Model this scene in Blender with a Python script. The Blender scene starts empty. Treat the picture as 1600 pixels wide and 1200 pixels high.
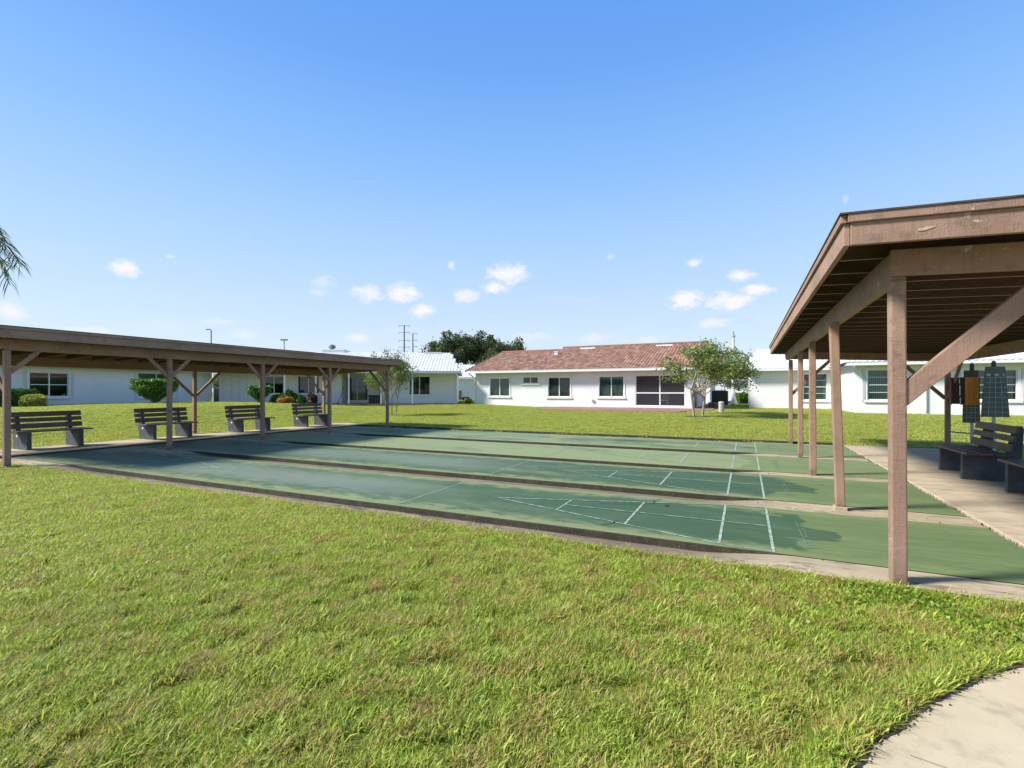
import bpy, bmesh, math, random
import numpy as np
from mathutils import Vector, Matrix

random.seed(7)
rng = np.random.default_rng(11)
SC = bpy.context.scene
COL = SC.collection

# ------------------------------------------------------------ camera
H = 1.5
F = 767.5
cd = bpy.data.cameras.new("camera")
cam = bpy.data.objects.new("camera", cd)
COL.objects.link(cam)
cam.location = (0, 0, H)
cam.rotation_euler = (math.radians(90), 0, 0)
cd.sensor_width = 36.0
cd.lens = F / 1600 * 36
cd.shift_y = 10 / 1600
cd.clip_start = 0.05
cd.clip_end = 5000
SC.camera = cam

# ------------------------------------------------------------ node helpers
class NT:
    def __init__(s, tree):
        s.t = tree
        s.n = tree.nodes
        s.l = tree.links
    def new(s, kind, **kw):
        n = s.n.new(kind)
        for k, v in kw.items():
            setattr(n, k, v)
        return n
    def put(s, sock, v):
        if isinstance(v, bpy.types.NodeSocket):
            s.l.new(v, sock)
        elif v is not None:
            if isinstance(v, (tuple, list)) and len(v) == 3 and sock.type == 'RGBA':
                v = (*v, 1)
            sock.default_value = v
    def m(s, op, a=None, b=None, c=None, clamp=False):
        n = s.new('ShaderNodeMath', operation=op, use_clamp=clamp)
        for i, v in enumerate((a, b, c)):
            if v is not None:
                s.put(n.inputs[i], v)
        return n.outputs[0]
    def vm(s, op, a=None, b=None):
        n = s.new('ShaderNodeVectorMath', operation=op)
        s.put(n.inputs[0], a)
        if b is not None:
            s.put(n.inputs[1], b)
        return n.outputs[0]
    def mix(s, f, a, b, mode='MIX'):
        n = s.new('ShaderNodeMix', data_type='RGBA', blend_type=mode)
        s.put(n.inputs['Factor'], f)
        s.put(n.inputs['A'], a)
        s.put(n.inputs['B'], b)
        return n.outputs['Result']
    def noise(s, vec, scale, detail=4, rough=0.55, dist=0.0):
        n = s.new('ShaderNodeTexNoise')
        if vec is not None:
            s.l.new(vec, n.inputs['Vector'])
        n.inputs['Scale'].default_value = scale
        n.inputs['Detail'].default_value = detail
        n.inputs['Roughness'].default_value = rough
        n.inputs['Distortion'].default_value = dist
        return n.outputs['Fac']
    def ramp(s, v, a, b, lo=0.0, hi=1.0, smooth=True):
        n = s.new('ShaderNodeMapRange')
        n.interpolation_type = 'SMOOTHSTEP' if smooth else 'LINEAR'
        s.put(n.inputs['Value'], v)
        n.inputs['From Min'].default_value = a
        n.inputs['From Max'].default_value = b
        n.inputs['To Min'].default_value = lo
        n.inputs['To Max'].default_value = hi
        return n.outputs[0]
    def stretch(s, vec, sc):
        n = s.new('ShaderNodeMapping')
        s.l.new(vec, n.inputs[0])
        n.inputs['Scale'].default_value = sc
        return n.outputs[0]

# ------------------------------------------------------------ world and sun
SUN_EL = 41.0
SUN_AZ = (-0.997, -0.10)           # horizontal direction towards the sun (from the left, a little behind)
wd = bpy.data.worlds.new("World")
SC.world = wd
wd.use_nodes = True
w = NT(wd.node_tree)
w.n.clear()
sky = w.new('ShaderNodeTexSky', sky_type='NISHITA')
sky.sun_disc = False
sky.sun_elevation = math.radians(SUN_EL)
sky.sun_rotation = math.atan2(SUN_AZ[0], SUN_AZ[1])
sky.altitude = 10
sky.air_density = 1.0
sky.dust_density = 0.6
sky.ozone_density = 2.5
tc = w.new('ShaderNodeTexCoord')
sx = w.new('ShaderNodeSeparateXYZ')
w.l.new(tc.outputs['Generated'], sx.inputs[0])
hor = w.m('SQRT', w.m('ADD', w.m('MULTIPLY', sx.outputs[0], sx.outputs[0]), w.m('MULTIPLY', sx.outputs[1], sx.outputs[1])))
az = w.m('ARCTAN2', sx.outputs[0], sx.outputs[1])          # 0 straight ahead (+y), positive to the right
el = w.m('ARCTAN2', sx.outputs[2], hor)
cmb = w.new('ShaderNodeCombineXYZ')
w.put(cmb.inputs[0], az); w.put(cmb.inputs[1], w.m('MULTIPLY', el, 1.7)); w.put(cmb.inputs[2], 0.0)
n_edge = w.noise(cmb.outputs[0], 34, 6, 0.62)
n_fine = w.noise(cmb.outputs[0], 95, 4, 0.6)
n_ed = w.m('ADD', w.m('MULTIPLY', w.m('SUBTRACT', n_edge, 0.5), 1.9), w.m('MULTIPLY', w.m('SUBTRACT', n_fine, 0.5), 0.8))
# small fair-weather clouds: azimuth/elevation given by where they stand in the sky
CL = [(195, 420, 24, 13, 1), (267, 401, 9, 5, .5), (575, 459, 24, 13, .8), (630, 458, 27, 15, 1), (660, 486, 20, 10, 1),
      (705, 415, 7, 7, .6), (794, 428, 32, 17, .9), (727, 463, 20, 11, .8), (776, 451, 23, 8, 1), (559, 527, 20, 8, .7),
      (1086, 410, 12, 7, .7), (1071, 469, 28, 14, 1.15), (1140, 471, 36, 14, 1.1), (1158, 431, 20, 9, 1), (1183, 453, 28, 9, 1),
      (1112, 505, 26, 8, .6), (18, 487, 30, 15, .8), (135, 515, 34, 7, .6), (740, 465, 10, 7, .6), (505, 440, 16, 12, .35),
      (340, 503, 24, 6, .4), (380, 523, 20, 8, .45), (830, 526, 30, 8, .45), (930, 528, 26, 8, .45), (1322, 311, 6, 8, .3),
      (500, 457, 16, 8, .4), (954, 400, 8, 5, .3), (1014, 530, 24, 6, .4)]
for k in range(16):                                        # the same kind of sky goes on all round
    a = 1.05 + (2 * math.pi - 2.1) * (k + 0.5 * random.random()) / 16
    e = 0.10 + 0.16 * random.random()
    CL.append((None, a if a < math.pi else a - 2 * math.pi, e, 0.02 + 0.02 * random.random(), 0.9))
tot = None
for c in CL:
    if c[0] is None:
        a0, e0, ra, re, st = c[1], c[2], c[3], c[3] * 0.42, c[4]
    else:
        vx = (c[0] - 800) / F; vz = (610 - c[1]) / F
        a0 = math.atan(vx); e0 = math.atan(vz / math.hypot(1, vx))
        sh = 1 / math.hypot(1, vx)
        ra = c[2] / F * sh * sh * 1.4; re = c[3] / F * sh * 1.35; st = c[4]
    da = w.m('MULTIPLY', w.m('SUBTRACT', az, a0), 1 / ra)
    de = w.m('MULTIPLY', w.m('SUBTRACT', el, e0), 1 / re)
    q = w.m('ADD', w.m('MULTIPLY', da, da), w.m('MULTIPLY', de, de))
    fall = w.m('SUBTRACT', 1.0, w.m('SQRT', q))
    v = w.m('MULTIPLY', w.ramp(w.m('ADD', fall, n_ed), 0.0, 1.0), st * 1.15)
    v = w.m('MULTIPLY', v, w.ramp(fall, -0.35, 0.25))
    tot = v if tot is None else w.m('MAXIMUM', tot, v)
# very thin veil low down
veil = w.m('MULTIPLY', w.ramp(w.noise(w.stretch(cmb.outputs[0], (1, 2.6, 1)), 7, 5, 0.6), 0.5, 0.8), w.ramp(el, 0.30, 0.02))
tot = w.m('MAXIMUM', tot, w.m('MULTIPLY', veil, 0.35))
EXPO = 1.1
STR = 0.14
def s2l(c): return [((x / 255 + .055) / 1.055) ** 2.4 / (STR * 2 ** EXPO) for x in c]
cr = w.new('ShaderNodeValToRGB')
stops = [(0.0, (222, 234, 248)), (5, (212, 230, 252)), (10, (196, 222, 254)), (16, (174, 212, 254)), (24, (142, 193, 253)), (33, (110, 170, 248)), (45, (88, 150, 236)), (90, (66, 122, 215))]
els = cr.color_ramp.elements
while len(els) < len(stops): els.new(0.5)
for q, (dg, c) in zip(els, stops):
    q.position = dg / 90
    q.color = (*[x / 8 for x in s2l(c)], 1)
w.put(cr.inputs[0], w.m('MULTIPLY', el, 2 / math.pi, clamp=True))
grad = w.mix(1.0, cr.outputs[0], (8, 8, 8), 'MULTIPLY')
skyc = w.mix(0.08, grad, sky.outputs[0])
cw = s2l((250, 250, 252))
col = w.mix(tot, skyc, tuple(cw))
bg = w.new('ShaderNodeBackground')
w.put(bg.inputs[0], col)
bg.inputs[1].default_value = STR
wo = w.new('ShaderNodeOutputWorld')
w.l.new(bg.outputs[0], wo.inputs[0])

sd = bpy.data.lights.new("sun", 'SUN')
sd.energy = 3.9
sd.angle = math.radians(9.0)
sd.color = (1.0, 0.96, 0.89)
sun = bpy.data.objects.new("sun", sd)
COL.objects.link(sun)
ce = math.cos(math.radians(SUN_EL))
hn = math.hypot(*SUN_AZ)
tosun = Vector((SUN_AZ[0] / hn * ce, SUN_AZ[1] / hn * ce, math.sin(math.radians(SUN_EL))))
sun.rotation_euler = tosun.to_track_quat('Z', 'Y').to_euler()

SC.view_settings.view_transform = 'Standard'
SC.view_settings.look = 'None'
SC.view_settings.exposure = EXPO
SC.view_settings.gamma = 1.0
SC.view_settings.use_curve_mapping = False
SC.render.engine = 'CYCLES'
SC.cycles.max_bounces = 8
SC.cycles.transparent_max_bounces = 16

# ------------------------------------------------------------ frames
# court frame: +X to the right along the lanes, +Y away across the lanes
L_ = math.hypot(1614, F)
UX = Vector((1614 / L_, -F / L_, 0))
UY = Vector((F / L_, 1614 / L_, 0))
TH = math.atan2(UX.y, UX.x)
def W(X, Y, Z=0.0):
    p = UX * X + UY * Y
    return Vector((p.x, p.y, Z))
def LOC(x, y):
    return (x * UX.x + y * UX.y, x * UY.x + y * UY.y)
def ss(a, b, x):
    t = min(1, max(0, (x - a) / (b - a)))
    return t * t * (3 - 2 * t)
def terr(X, Y):
    z = 0.25 * ss(17, 34, Y)
    z += 0.62 * ss(17.2, 27, -X) * (1 - ss(20, 31, Y)) * ss(-2, 3, Y)
    z += 0.10 * math.exp(-((X + 30) / 5) ** 2 - ((Y - 17) / 6) ** 2)
    z += 0.14 * ss(-14, -20, X) * ss(28, 33, Y) * ss(-60, -26, X)
    if Y < 4.75:
        z += -0.035
    return z
def tw(x, y):
    return terr(*LOC(x, y))

# ------------------------------------------------------------ object helpers
def tag(o, label=None, cat=None, group=None, kind=None):
    if label: o['label'] = label
    if cat: o['category'] = cat
    if group: o['group'] = group
    if kind: o['kind'] = kind
    return o
def empty(name, loc, rz=0.0, **kw):
    o = bpy.data.objects.new(name, None)
    o.empty_display_size = 0.2
    COL.objects.link(o)
    o.location = loc
    o.rotation_euler = (0, 0, rz)
    return tag(o, **kw)
class MB:
    def __init__(s):
        s.v = []; s.f = []; s.mi = []; s.uv = None
    def quad(s, a, b, c, d, mi=0):
        n = len(s.v); s.v += [tuple(a), tuple(b), tuple(c), tuple(d)]; s.f.append((n, n + 1, n + 2, n + 3)); s.mi.append(mi)
    def poly(s, pts, mi=0):
        n = len(s.v); s.v += [tuple(p) for p in pts]; s.f.append(tuple(range(n, n + len(pts)))); s.mi.append(mi)
    def hexa(s, p, mi=0):
        # p: 8 points, bottom 4 ccw then top 4 ccw
        n = len(s.v); s.v += [tuple(q) for q in p]
        for q in ((3, 2, 1, 0), (4, 5, 6, 7), (0, 1, 5, 4), (1, 2, 6, 5), (2, 3, 7, 6), (3, 0, 4, 7)):
            s.f.append(tuple(n + i for i in q)); s.mi.append(mi)
    def box(s, x0, x1, y0, y1, z0, z1, mi=0):
        x0, x1 = min(x0, x1), max(x0, x1); y0, y1 = min(y0, y1), max(y0, y1)
        s.hexa([(x0, y0, z0), (x1, y0, z0), (x1, y1, z0), (x0, y1, z0), (x0, y0, z1), (x1, y0, z1), (x1, y1, z1), (x0, y1, z1)], mi)
    def bar(s, a, b, wd, ht, up=(0, 0, 1), mi=0):
        a = Vector(a); b = Vector(b); d = (b - a).normalized(); up = Vector(up)
        r = d.cross(up).normalized(); u = r.cross(d).normalized()
        r *= wd / 2; u *= ht / 2
        s.hexa([a - r - u, a + r - u, b + r - u, b - r - u, a - r + u, a + r + u, b + r + u, b - r + u], mi)
    def tube(s, pts, rad, n=8, mi=0, caps=True):
        pts = [Vector(p) for p in pts]
        rad = rad if isinstance(rad, (list, tuple)) else [rad] * len(pts)
        base = len(s.v)
        for i, p in enumerate(pts):
            d = (pts[min(i + 1, len(pts) - 1)] - pts[max(i - 1, 0)])
            d = d.normalized() if d.length > 1e-9 else Vector((0, 0, 1))
            ref = Vector((0, 0, 1)) if abs(d.z) < 0.9 else Vector((1, 0, 0))
            r = d.cross(ref).normalized(); u = r.cross(d)
            for k in range(n):
                a = 2 * math.pi * k / n
                s.v.append(tuple(p + (r * math.cos(a) + u * math.sin(a)) * rad[i]))
        for i in range(len(pts) - 1):
            for k in range(n):
                a = base + i * n + k; b = base + i * n + (k + 1) % n
                s.f.append((a, b, b + n, a + n)); s.mi.append(mi)
        if caps:
            s.f.append(tuple(base + k for k in range(n))); s.mi.append(mi)
            s.f.append(tuple(base + (len(pts) - 1) * n + k for k in reversed(range(n)))); s.mi.append(mi)
    def mesh(s, name, mats):
        me = bpy.data.meshes.new(name)
        me.from_pydata(s.v, [], s.f)
        mats = mats if isinstance(mats, (list, tuple)) else [mats]
        for m in mats: me.materials.append(m)
        if len(mats) > 1: me.polygons.foreach_set('material_index', s.mi)
        bm = bmesh.new(); bm.from_mesh(me)
        bmesh.ops.recalc_face_normals(bm, faces=bm.faces)
        bm.to_mesh(me); bm.free()
        return me
    def build(s, name, mats, parent=None, loc=(0, 0, 0), rot=(0, 0, 0), bevel=0, smooth=False):
        me = s.mesh(name, mats)
        return link(name, me, parent, loc, rot, bevel, smooth)
def link(name, me, parent=None, loc=(0, 0, 0), rot=(0, 0, 0), bevel=0, smooth=False):
    o = bpy.data.objects.new(name, me)
    COL.objects.link(o)
    o.location = loc; o.rotation_euler = rot
    if parent: o.parent = parent
    if smooth:
        me.polygons.foreach_set('use_smooth', [True] * len(me.polygons))
    if bevel:
        b = o.modifiers.new('bevel', 'BEVEL'); b.width = bevel; b.segments = 2; b.limit_method = 'ANGLE'
    return o
def one_box(name, mat, parent, *b, bevel=0.0):
    m = MB(); m.box(*b)
    return m.build(name, mat, parent, bevel=bevel)
def copy_tree(o, parent=None):
    c = o.copy(); COL.objects.link(c)
    if parent: c.parent = parent
    for ch in list(o.children): copy_tree(ch, c)
    return c

# ------------------------------------------------------------ materials
def mat(name, fn):
    m = bpy.data.materials.new(name); m.use_nodes = True
    t = NT(m.node_tree); b = t.n['Principled BSDF']
    fn(t, b)
    return m
def bump(t, b, h, strength=0.3, dist=0.01):
    n = t.new('ShaderNodeBump'); n.inputs['Strength'].default_value = strength; n.inputs['Distance'].default_value = dist
    t.l.new(h, n.inputs['Height']); t.l.new(n.outputs[0], b.inputs['Normal'])
def pos(t): return t.new('ShaderNodeNewGeometry').outputs['Position']
def objc(t): return t.new('ShaderNodeTexCoord').outputs['Object']
def plain(name, c, rough=0.6, var=0.12, scale=6, bmp=0.15, bs=60, metal=0.0, spec=0.4):
    def fn(t, b):
        p = objc(t)
        n = t.noise(p, scale, 5)
        cc = t.mix(t.ramp(n, 0.3, 0.7), tuple(x * (1 - var) for x in c), tuple(min(1, x * (1 + var)) for x in c))
        t.put(b.inputs['Base Color'], cc)
        b.inputs['Roughness'].default_value = rough
        b.inputs['Metallic'].default_value = metal
        b.inputs['Specular IOR Level'].default_value = spec
        if bmp: bump(t, b, t.noise(p, bs, 4), bmp, 0.004)
    return mat(name, fn)

def f_wood(t, b, c1=(0.275, 0.170, 0.118), c2=(0.365, 0.232, 0.165), dirt=(0.10, 0.075, 0.05), chip=1.0):
    p = objc(t)
    n1 = t.noise(p, 1.7, 5, 0.6)
    n2 = t.noise(p, 55, 4, 0.7)
    n3 = t.noise(p, 7, 6, 0.7)
    gv = t.noise(t.stretch(p, (38, 38, 2.2)), 1.6, 5, 0.7)      # grain of the upright pieces
    gh = t.noise(t.stretch(p, (2.2, 38, 38)), 1.6, 5, 0.7)
    rnd = t.new('ShaderNodeObjectInfo').outputs['Random']
    c = t.mix(t.ramp(n1, 0.3, 0.7), c1, c2)
    c = t.mix(t.m('MULTIPLY', rnd, 0.25), c, tuple(x * 0.8 for x in c1))
    c = t.mix(t.ramp(gv, 0.50, 0.68, 0, 0.30), c, tuple(x * 0.62 for x in c1))
    c = t.mix(t.ramp(n3, 0.52, 0.68, 0, 0.45), c, dirt)
    c = t.mix(t.ramp(n2, 0.60, 0.72, 0, 0.35), c, (0.45, 0.34, 0.27))
    sp = t.new('ShaderNodeSeparateXYZ'); t.l.new(p, sp.inputs[0])
    foot = t.m('MULTIPLY', t.ramp(sp.outputs[2], 0.22, 0.0), t.ramp(n3, 0.35, 0.6))
    c = t.mix(t.m('MULTIPLY', foot, 0.65), c, dirt)
    chips = t.m('MULTIPLY', t.ramp(t.noise(p, 8, 4, 0.6), 0.655, 0.675), t.ramp(n2, 0.42, 0.55))
    c = t.mix(t.m('MULTIPLY', chips, chip), c, (0.46, 0.36, 0.27))
    t.put(b.inputs['Base Color'], c)
    b.inputs['Roughness'].default_value = 0.62
    b.inputs['Specular IOR Level'].default_value = 0.3
    h = t.m('ADD', t.m('ADD', t.m('MULTIPLY', n2, 0.5), t.m('MULTIPLY', t.m('ADD', gv, gh), .6)), t.noise(p, 160, 3, 0.6))
    bump(t, b, h, 0.8, 0.006)
WOOD = mat('painted_brown_wood', f_wood)
WOOD_L = mat('painted_brown_wood_weathered', lambda t, b: f_wood(t, b, (0.285, 0.175, 0.122), (0.36, 0.228, 0.165), (0.08, 0.065, 0.05), 0.0))
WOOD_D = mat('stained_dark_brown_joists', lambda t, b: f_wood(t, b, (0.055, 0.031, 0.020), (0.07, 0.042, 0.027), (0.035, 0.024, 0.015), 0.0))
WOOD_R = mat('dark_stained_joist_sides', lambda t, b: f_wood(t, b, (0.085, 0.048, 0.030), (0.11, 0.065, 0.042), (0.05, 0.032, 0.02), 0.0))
RAFT = mat('bounce_lit_rafter_underside', lambda t, b: f_wood(t, b, (0.27, 0.18, 0.125), (0.33, 0.225, 0.16), (0.09, 0.06, 0.04), 0.0))  # rafter undersides: light bounced off the ground put in as a paler brown
ROOFING = plain('dark_roll_roofing', (0.06, 0.055, 0.05), 0.9, 0.3, 8)

def f_plastic(t, b, c=(0.088, 0.062, 0.050)):
    p = objc(t)
    n = t.noise(p, 3, 5, 0.6)
    n2 = t.noise(t.stretch(p, (30, 2, 30)), 3, 4, 0.6)
    cc = t.mix(t.ramp(n, 0.35, 0.7), c, tuple(x * 1.55 for x in c))
    cc = t.mix(t.ramp(n2, 0.55, 0.8, 0, 0.5), cc, tuple(x * 2.2 for x in c))
    spots = t.ramp(t.noise(t.stretch(p, (1, 0.9, 0.35)), 42, 2, 0.5), 0.735, 0.76)
    cc = t.mix(t.m('MULTIPLY', spots, t.ramp(t.noise(p, 4, 2), 0.5, 0.6)), cc, (0.5, 0.48, 0.45))
    t.put(b.inputs['Base Color'], cc)
    b.inputs['Roughness'].default_value = 0.55
    bump(t, b, n2, 0.25, 0.004)
PLANK = mat('brown_recycled_plank', f_plastic)
def f_leg(t, b):
    p = objc(t)
    n = t.noise(p, 4, 5, 0.65); n2 = t.noise(p, 22, 4, 0.75, 1.5)
    cc = t.mix(t.ramp(n, 0.3, 0.75), (0.036, 0.042, 0.050), (0.075, 0.086, 0.100))
    cc = t.mix(t.ramp(n2, 0.58, 0.72, 0, 0.55), cc, (0.20, 0.22, 0.24))
    t.put(b.inputs['Base Color'], cc)
    b.inputs['Roughness'].default_value = 0.75
    bump(t, b, t.noise(p, 90, 3, 0.7), 0.6, 0.004)
LEG = mat('charcoal_composite_leg', f_leg)
STICKER = plain('white_sticker', (0.75, 0.76, 0.74), 0.4, 0.03)

def f_conc(t, b, c1, c2, stain=(0.09, 0.08, 0.065), amt=0.6, streak=(1, 1, 1), moss=0.0):
    p = pos(t)
    rot = t.new('ShaderNodeMapping'); t.l.new(p, rot.inputs[0]); rot.inputs['Rotation'].default_value = (0, 0, -TH)
    q = rot.outputs[0]
    n1 = t.noise(t.stretch(q, streak), 1.3, 6, 0.65)
    n2 = t.noise(q, 140, 3, 0.6)
    n3 = t.noise(t.stretch(q, streak), 3.5, 7, 0.7)
    c = t.mix(t.ramp(n1, 0.35, 0.68), c1, c2)
    c = t.mix(t.ramp(n3, 0.50, 0.66, 0, amt), c, stain)
    c = t.mix(t.ramp(n2, 0.60, 0.75, 0, 0.25), c, (0.12, 0.11, 0.09))
    if moss:
        c = t.mix(t.ramp(t.noise(q, 2.3, 5, 0.7), 0.55, 0.7, 0, moss), c, (0.10, 0.13, 0.05))
    t.put(b.inputs['Base Color'], c)
    b.inputs['Roughness'].default_value = 0.85
    b.inputs['Specular IOR Level'].default_value = 0.25
    bump(t, b, t.m('ADD', n2, t.m('MULTIPLY', n1, 0.6)), 0.35, 0.005)
CONC = mat('weathered_concrete', lambda t, b: f_conc(t, b, (0.36, 0.29, 0.195), (0.45, 0.37, 0.26), (0.19, 0.15, 0.10), 0.5, (0.6, 1.6, 1)))
CONC_G = mat('stained_gutter_concrete', lambda t, b: f_conc(t, b, (0.19, 0.145, 0.115), (0.28, 0.215, 0.175), (0.075, 0.06, 0.045), 0.6, (0.5, 1.5, 1), 0.15))
CONC_B = mat('pale_band_concrete', lambda t, b: f_conc(t, b, (0.31, 0.25, 0.165), (0.41, 0.335, 0.235), (0.12, 0.09, 0.06), 0.7, (0.7, 2.0, 1)))
PATHM = mat('beige_walk_concrete', lambda t, b: f_conc(t, b, (0.42, 0.345, 0.225), (0.48, 0.40, 0.27), (0.26, 0.21, 0.14), 0.5))
def f_gut(t, b):
    q = objc(t); sp = t.new('ShaderNodeSeparateXYZ'); t.l.new(q, sp.inputs[0])
    n1 = t.noise(t.stretch(q, (.5, 1.6, 1)), 1.4, 6, .65); n2 = t.noise(q, 130, 3, .6); n3 = t.noise(t.stretch(q, (.5, 2.2, 1)), 3.2, 7, .72)
    wv = t.m('MULTIPLY', t.m('SUBTRACT', n3, .5), 3.0)
    xx = t.m('ADD', sp.outputs[0], wv)
    pale = t.m('MAXIMUM', t.ramp(xx, -1.1, .7), t.ramp(xx, -11.8, -13.2))
    cg = t.mix(t.ramp(n1, .35, .65), (0.13, 0.095, 0.062), (0.215, 0.16, 0.108))
    cp = t.mix(t.ramp(n1, .35, .65), (0.31, 0.25, 0.155), (0.41, 0.335, 0.22))
    c = t.mix(pale, cg, cp)
    c = t.mix(t.ramp(n3, .50, .64, 0, .75), c, (0.085, 0.066, 0.046))
    blk = t.m('MULTIPLY', t.ramp(t.noise(t.stretch(q, (.8, 2.5, 1)), 4.5, 8, .78), .52, .60), t.ramp(n1, .46, .56))
    c = t.mix(t.m('MULTIPLY', blk, .8), c, (0.04, 0.034, 0.026))
    c = t.mix(t.ramp(n2, .58, .74, 0, .35), c, (0.09, 0.08, 0.06))
    t.put(b.inputs['Base Color'], c); b.inputs['Roughness'].default_value = .9
    bump(t, b, t.m('ADD', n2, n3), .4, .006)
GUTM = mat('stained_gutter_concrete_mix', f_gut)
def f_moss(t, b):
    p = pos(t)
    n = t.noise(p, 5, 5, 0.7); s = t.noise(p, 75, 3, 0.7)
    c = t.mix(t.ramp(n, 0.35, 0.7), (0.028, 0.024, 0.014), (0.055, 0.050, 0.026))
    c = t.mix(t.ramp(s, 0.62, 0.70), c, (0.30, 0.31, 0.19))
    t.put(b.inputs['Base Color'], c); b.inputs['Roughness'].default_value = 0.95
    bump(t, b, s, 0.8, 0.01)
MOSS = mat('mossy_dark_slab_edge', f_moss)
SOIL = plain('dark_soil', (0.045, 0.034, 0.022), 1.0, 0.4, 14, 0.8, 50)
REDPATIO = plain('dull_red_patio_paint', (0.27, 0.135, 0.120), 0.8, 0.12, 2)

def court_mat(name, k, algae, sheen, dark):
    # object coordinates: X along the lane, Y across from 0 to the lane width
    wd = [1.94, 2.25, 2.37, 2.60][k]
    def fn(t, b):
        o = objc(t); s = t.new('ShaderNodeSeparateXYZ'); t.l.new(o, s.inputs[0])
        off = t.vm('ADD', o, (k * 7.3, k * 3.1, 0))
        n1 = t.noise(t.stretch(off, (0.42, 1.3, 1)), 1.1, 6, 0.62)
        n2 = t.noise(t.stretch(off, (0.9, 1.8, 1)), 3.2, 6, 0.7)
        n3 = t.noise(off, 110, 3, 0.6)
        n4 = t.noise(t.stretch(off, (0.35, 3.5, 1)), 5, 6, 0.7)
        c = t.mix(t.ramp(n1, 0.32, 0.68), (0.042, 0.080, 0.032), (0.072, 0.118, 0.048))
        c = t.mix(t.ramp(n4, 0.45, 0.75, 0, 0.4), c, (0.036, 0.068, 0.038))
        # chalky worn paint, plus the sky's pale sheen put into the mid-lane colour
        pal = t.m('MULTIPLY', t.ramp(n1, 0.42, 0.62), t.ramp(n2, 0.35, 0.65))
        ctr = t.ramp(t.m('ADD', t.m('ABSOLUTE', t.m('SUBTRACT', s.outputs[1], wd * .5)), t.m('MULTIPLY', t.m('SUBTRACT', n2, .5), 1.3)), wd * .42, wd * .12)
        lng = t.m('MULTIPLY', t.ramp(s.outputs[0], -3.0, -6.0), t.ramp(s.outputs[0], -13.5, -9.5))
        pal = t.m('MAXIMUM', t.m('MULTIPLY', pal, .75), t.m('MULTIPLY', ctr, lng))
        c = t.mix(t.m('MULTIPLY', pal, sheen), c, (0.165, 0.195, 0.150))
        # algae: along both long edges, more on some lanes
        y = s.outputs[1]
        edge = t.m('MINIMUM', y, t.m('SUBTRACT', wd, y))
        ed = t.ramp(t.m('SUBTRACT', edge, t.m('MULTIPLY', t.m('SUBTRACT', n2, 0.45), 1.1)), 0.30, 0.02)
        c = t.mix(t.m('MULTIPLY', ed, 0.72), c, (0.215, 0.235, 0.100))
        al = t.ramp(t.noise(t.stretch(off, (0.5, 1.0, 1)), 0.8, 6, 0.66), 0.60 - algae, 0.80 - algae * 0.8)
        c = t.mix(t.m('MULTIPLY', al, 0.85), c, (0.215, 0.250, 0.110))
        x = s.outputs[0]
        wob = t.m('MULTIPLY', t.m('SUBTRACT', t.noise(t.stretch(off, (1, 1.2, 1)), 1.5, 4, 0.5), 0.5), 2.2)
        yc = t.m('MULTIPLY', t.m('SUBTRACT', y, wd * 0.5), t.m('SUBTRACT', y, wd * 0.5))
        # to the right of the base line: the darker worn patch, then yellow-green standing area
        xx = t.m('ADD', t.m('ADD', x, wob), t.m('MULTIPLY', yc, 0.55))
        fresh = t.m('MULTIPLY', t.ramp(xx, dark - 0.05, dark + 0.06), t.ramp(x, -0.4, 0.0))
        c = t.mix(t.m('MULTIPLY', fresh, 0.75), c, t.mix(t.ramp(n4, 0.35, 0.7), (0.150, 0.195, 0.070), (0.095, 0.140, 0.060)))
        # soot-dark worn playing heads
        head = t.m('MULTIPLY', t.ramp(x, -4.0, -1.5), t.m('SUBTRACT', 1.0, fresh))
        head = t.m('MULTIPLY', head, t.ramp(edge, 0.05, 0.4))
        if algae < 0.12:
            c = t.mix(t.m('MULTIPLY', head, 0.62), c, (0.038, 0.080, 0.038))
        grit = t.ramp(n3, 0.60, 0.72, 0, 0.16)
        c = t.mix(grit, c, (0.02, 0.05, 0.03))
        t.put(b.inputs['Base Color'], c)
        r = t.ramp(n1, 0.3, 0.7, 0.55, 0.78)
        t.put(b.inputs['Roughness'], r)
        b.inputs['Specular IOR Level'].default_value = 0.22
        bump(t, b, n3, 0.12, 0.003)
    return mat(name, fn)

def f_line(t, b):
    p = pos(t)
    n = t.noise(p, 11, 5, 0.7); n2 = t.noise(p, 60, 3, 0.6)
    c = t.mix(t.ramp(n, 0.42, 0.62), (0.19, 0.26, 0.19), (0.37, 0.43, 0.34))
    c = t.mix(t.ramp(n2, 0.58, 0.7, 0, 0.8), c, (0.12, 0.20, 0.13))
    t.put(b.inputs['Base Color'], c); b.inputs['Roughness'].default_value = 0.6
LINE = mat('worn_white_line_paint', f_line)
LINE_F = plain('faint_pale_green_lettering', (0.12, 0.20, 0.12), 0.6, 0.3, 30)
LINE_T = mat('thin_faded_line_paint', lambda t, b: (t.put(b.inputs['Base Color'], t.mix(t.ramp(t.noise(pos(t), 7, 4, 0.7), 0.4, 0.6), (0.11, 0.20, 0.135), (0.30, 0.40, 0.32))), b.inputs['Roughness'].__setattr__('default_value', 0.6)))

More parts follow.
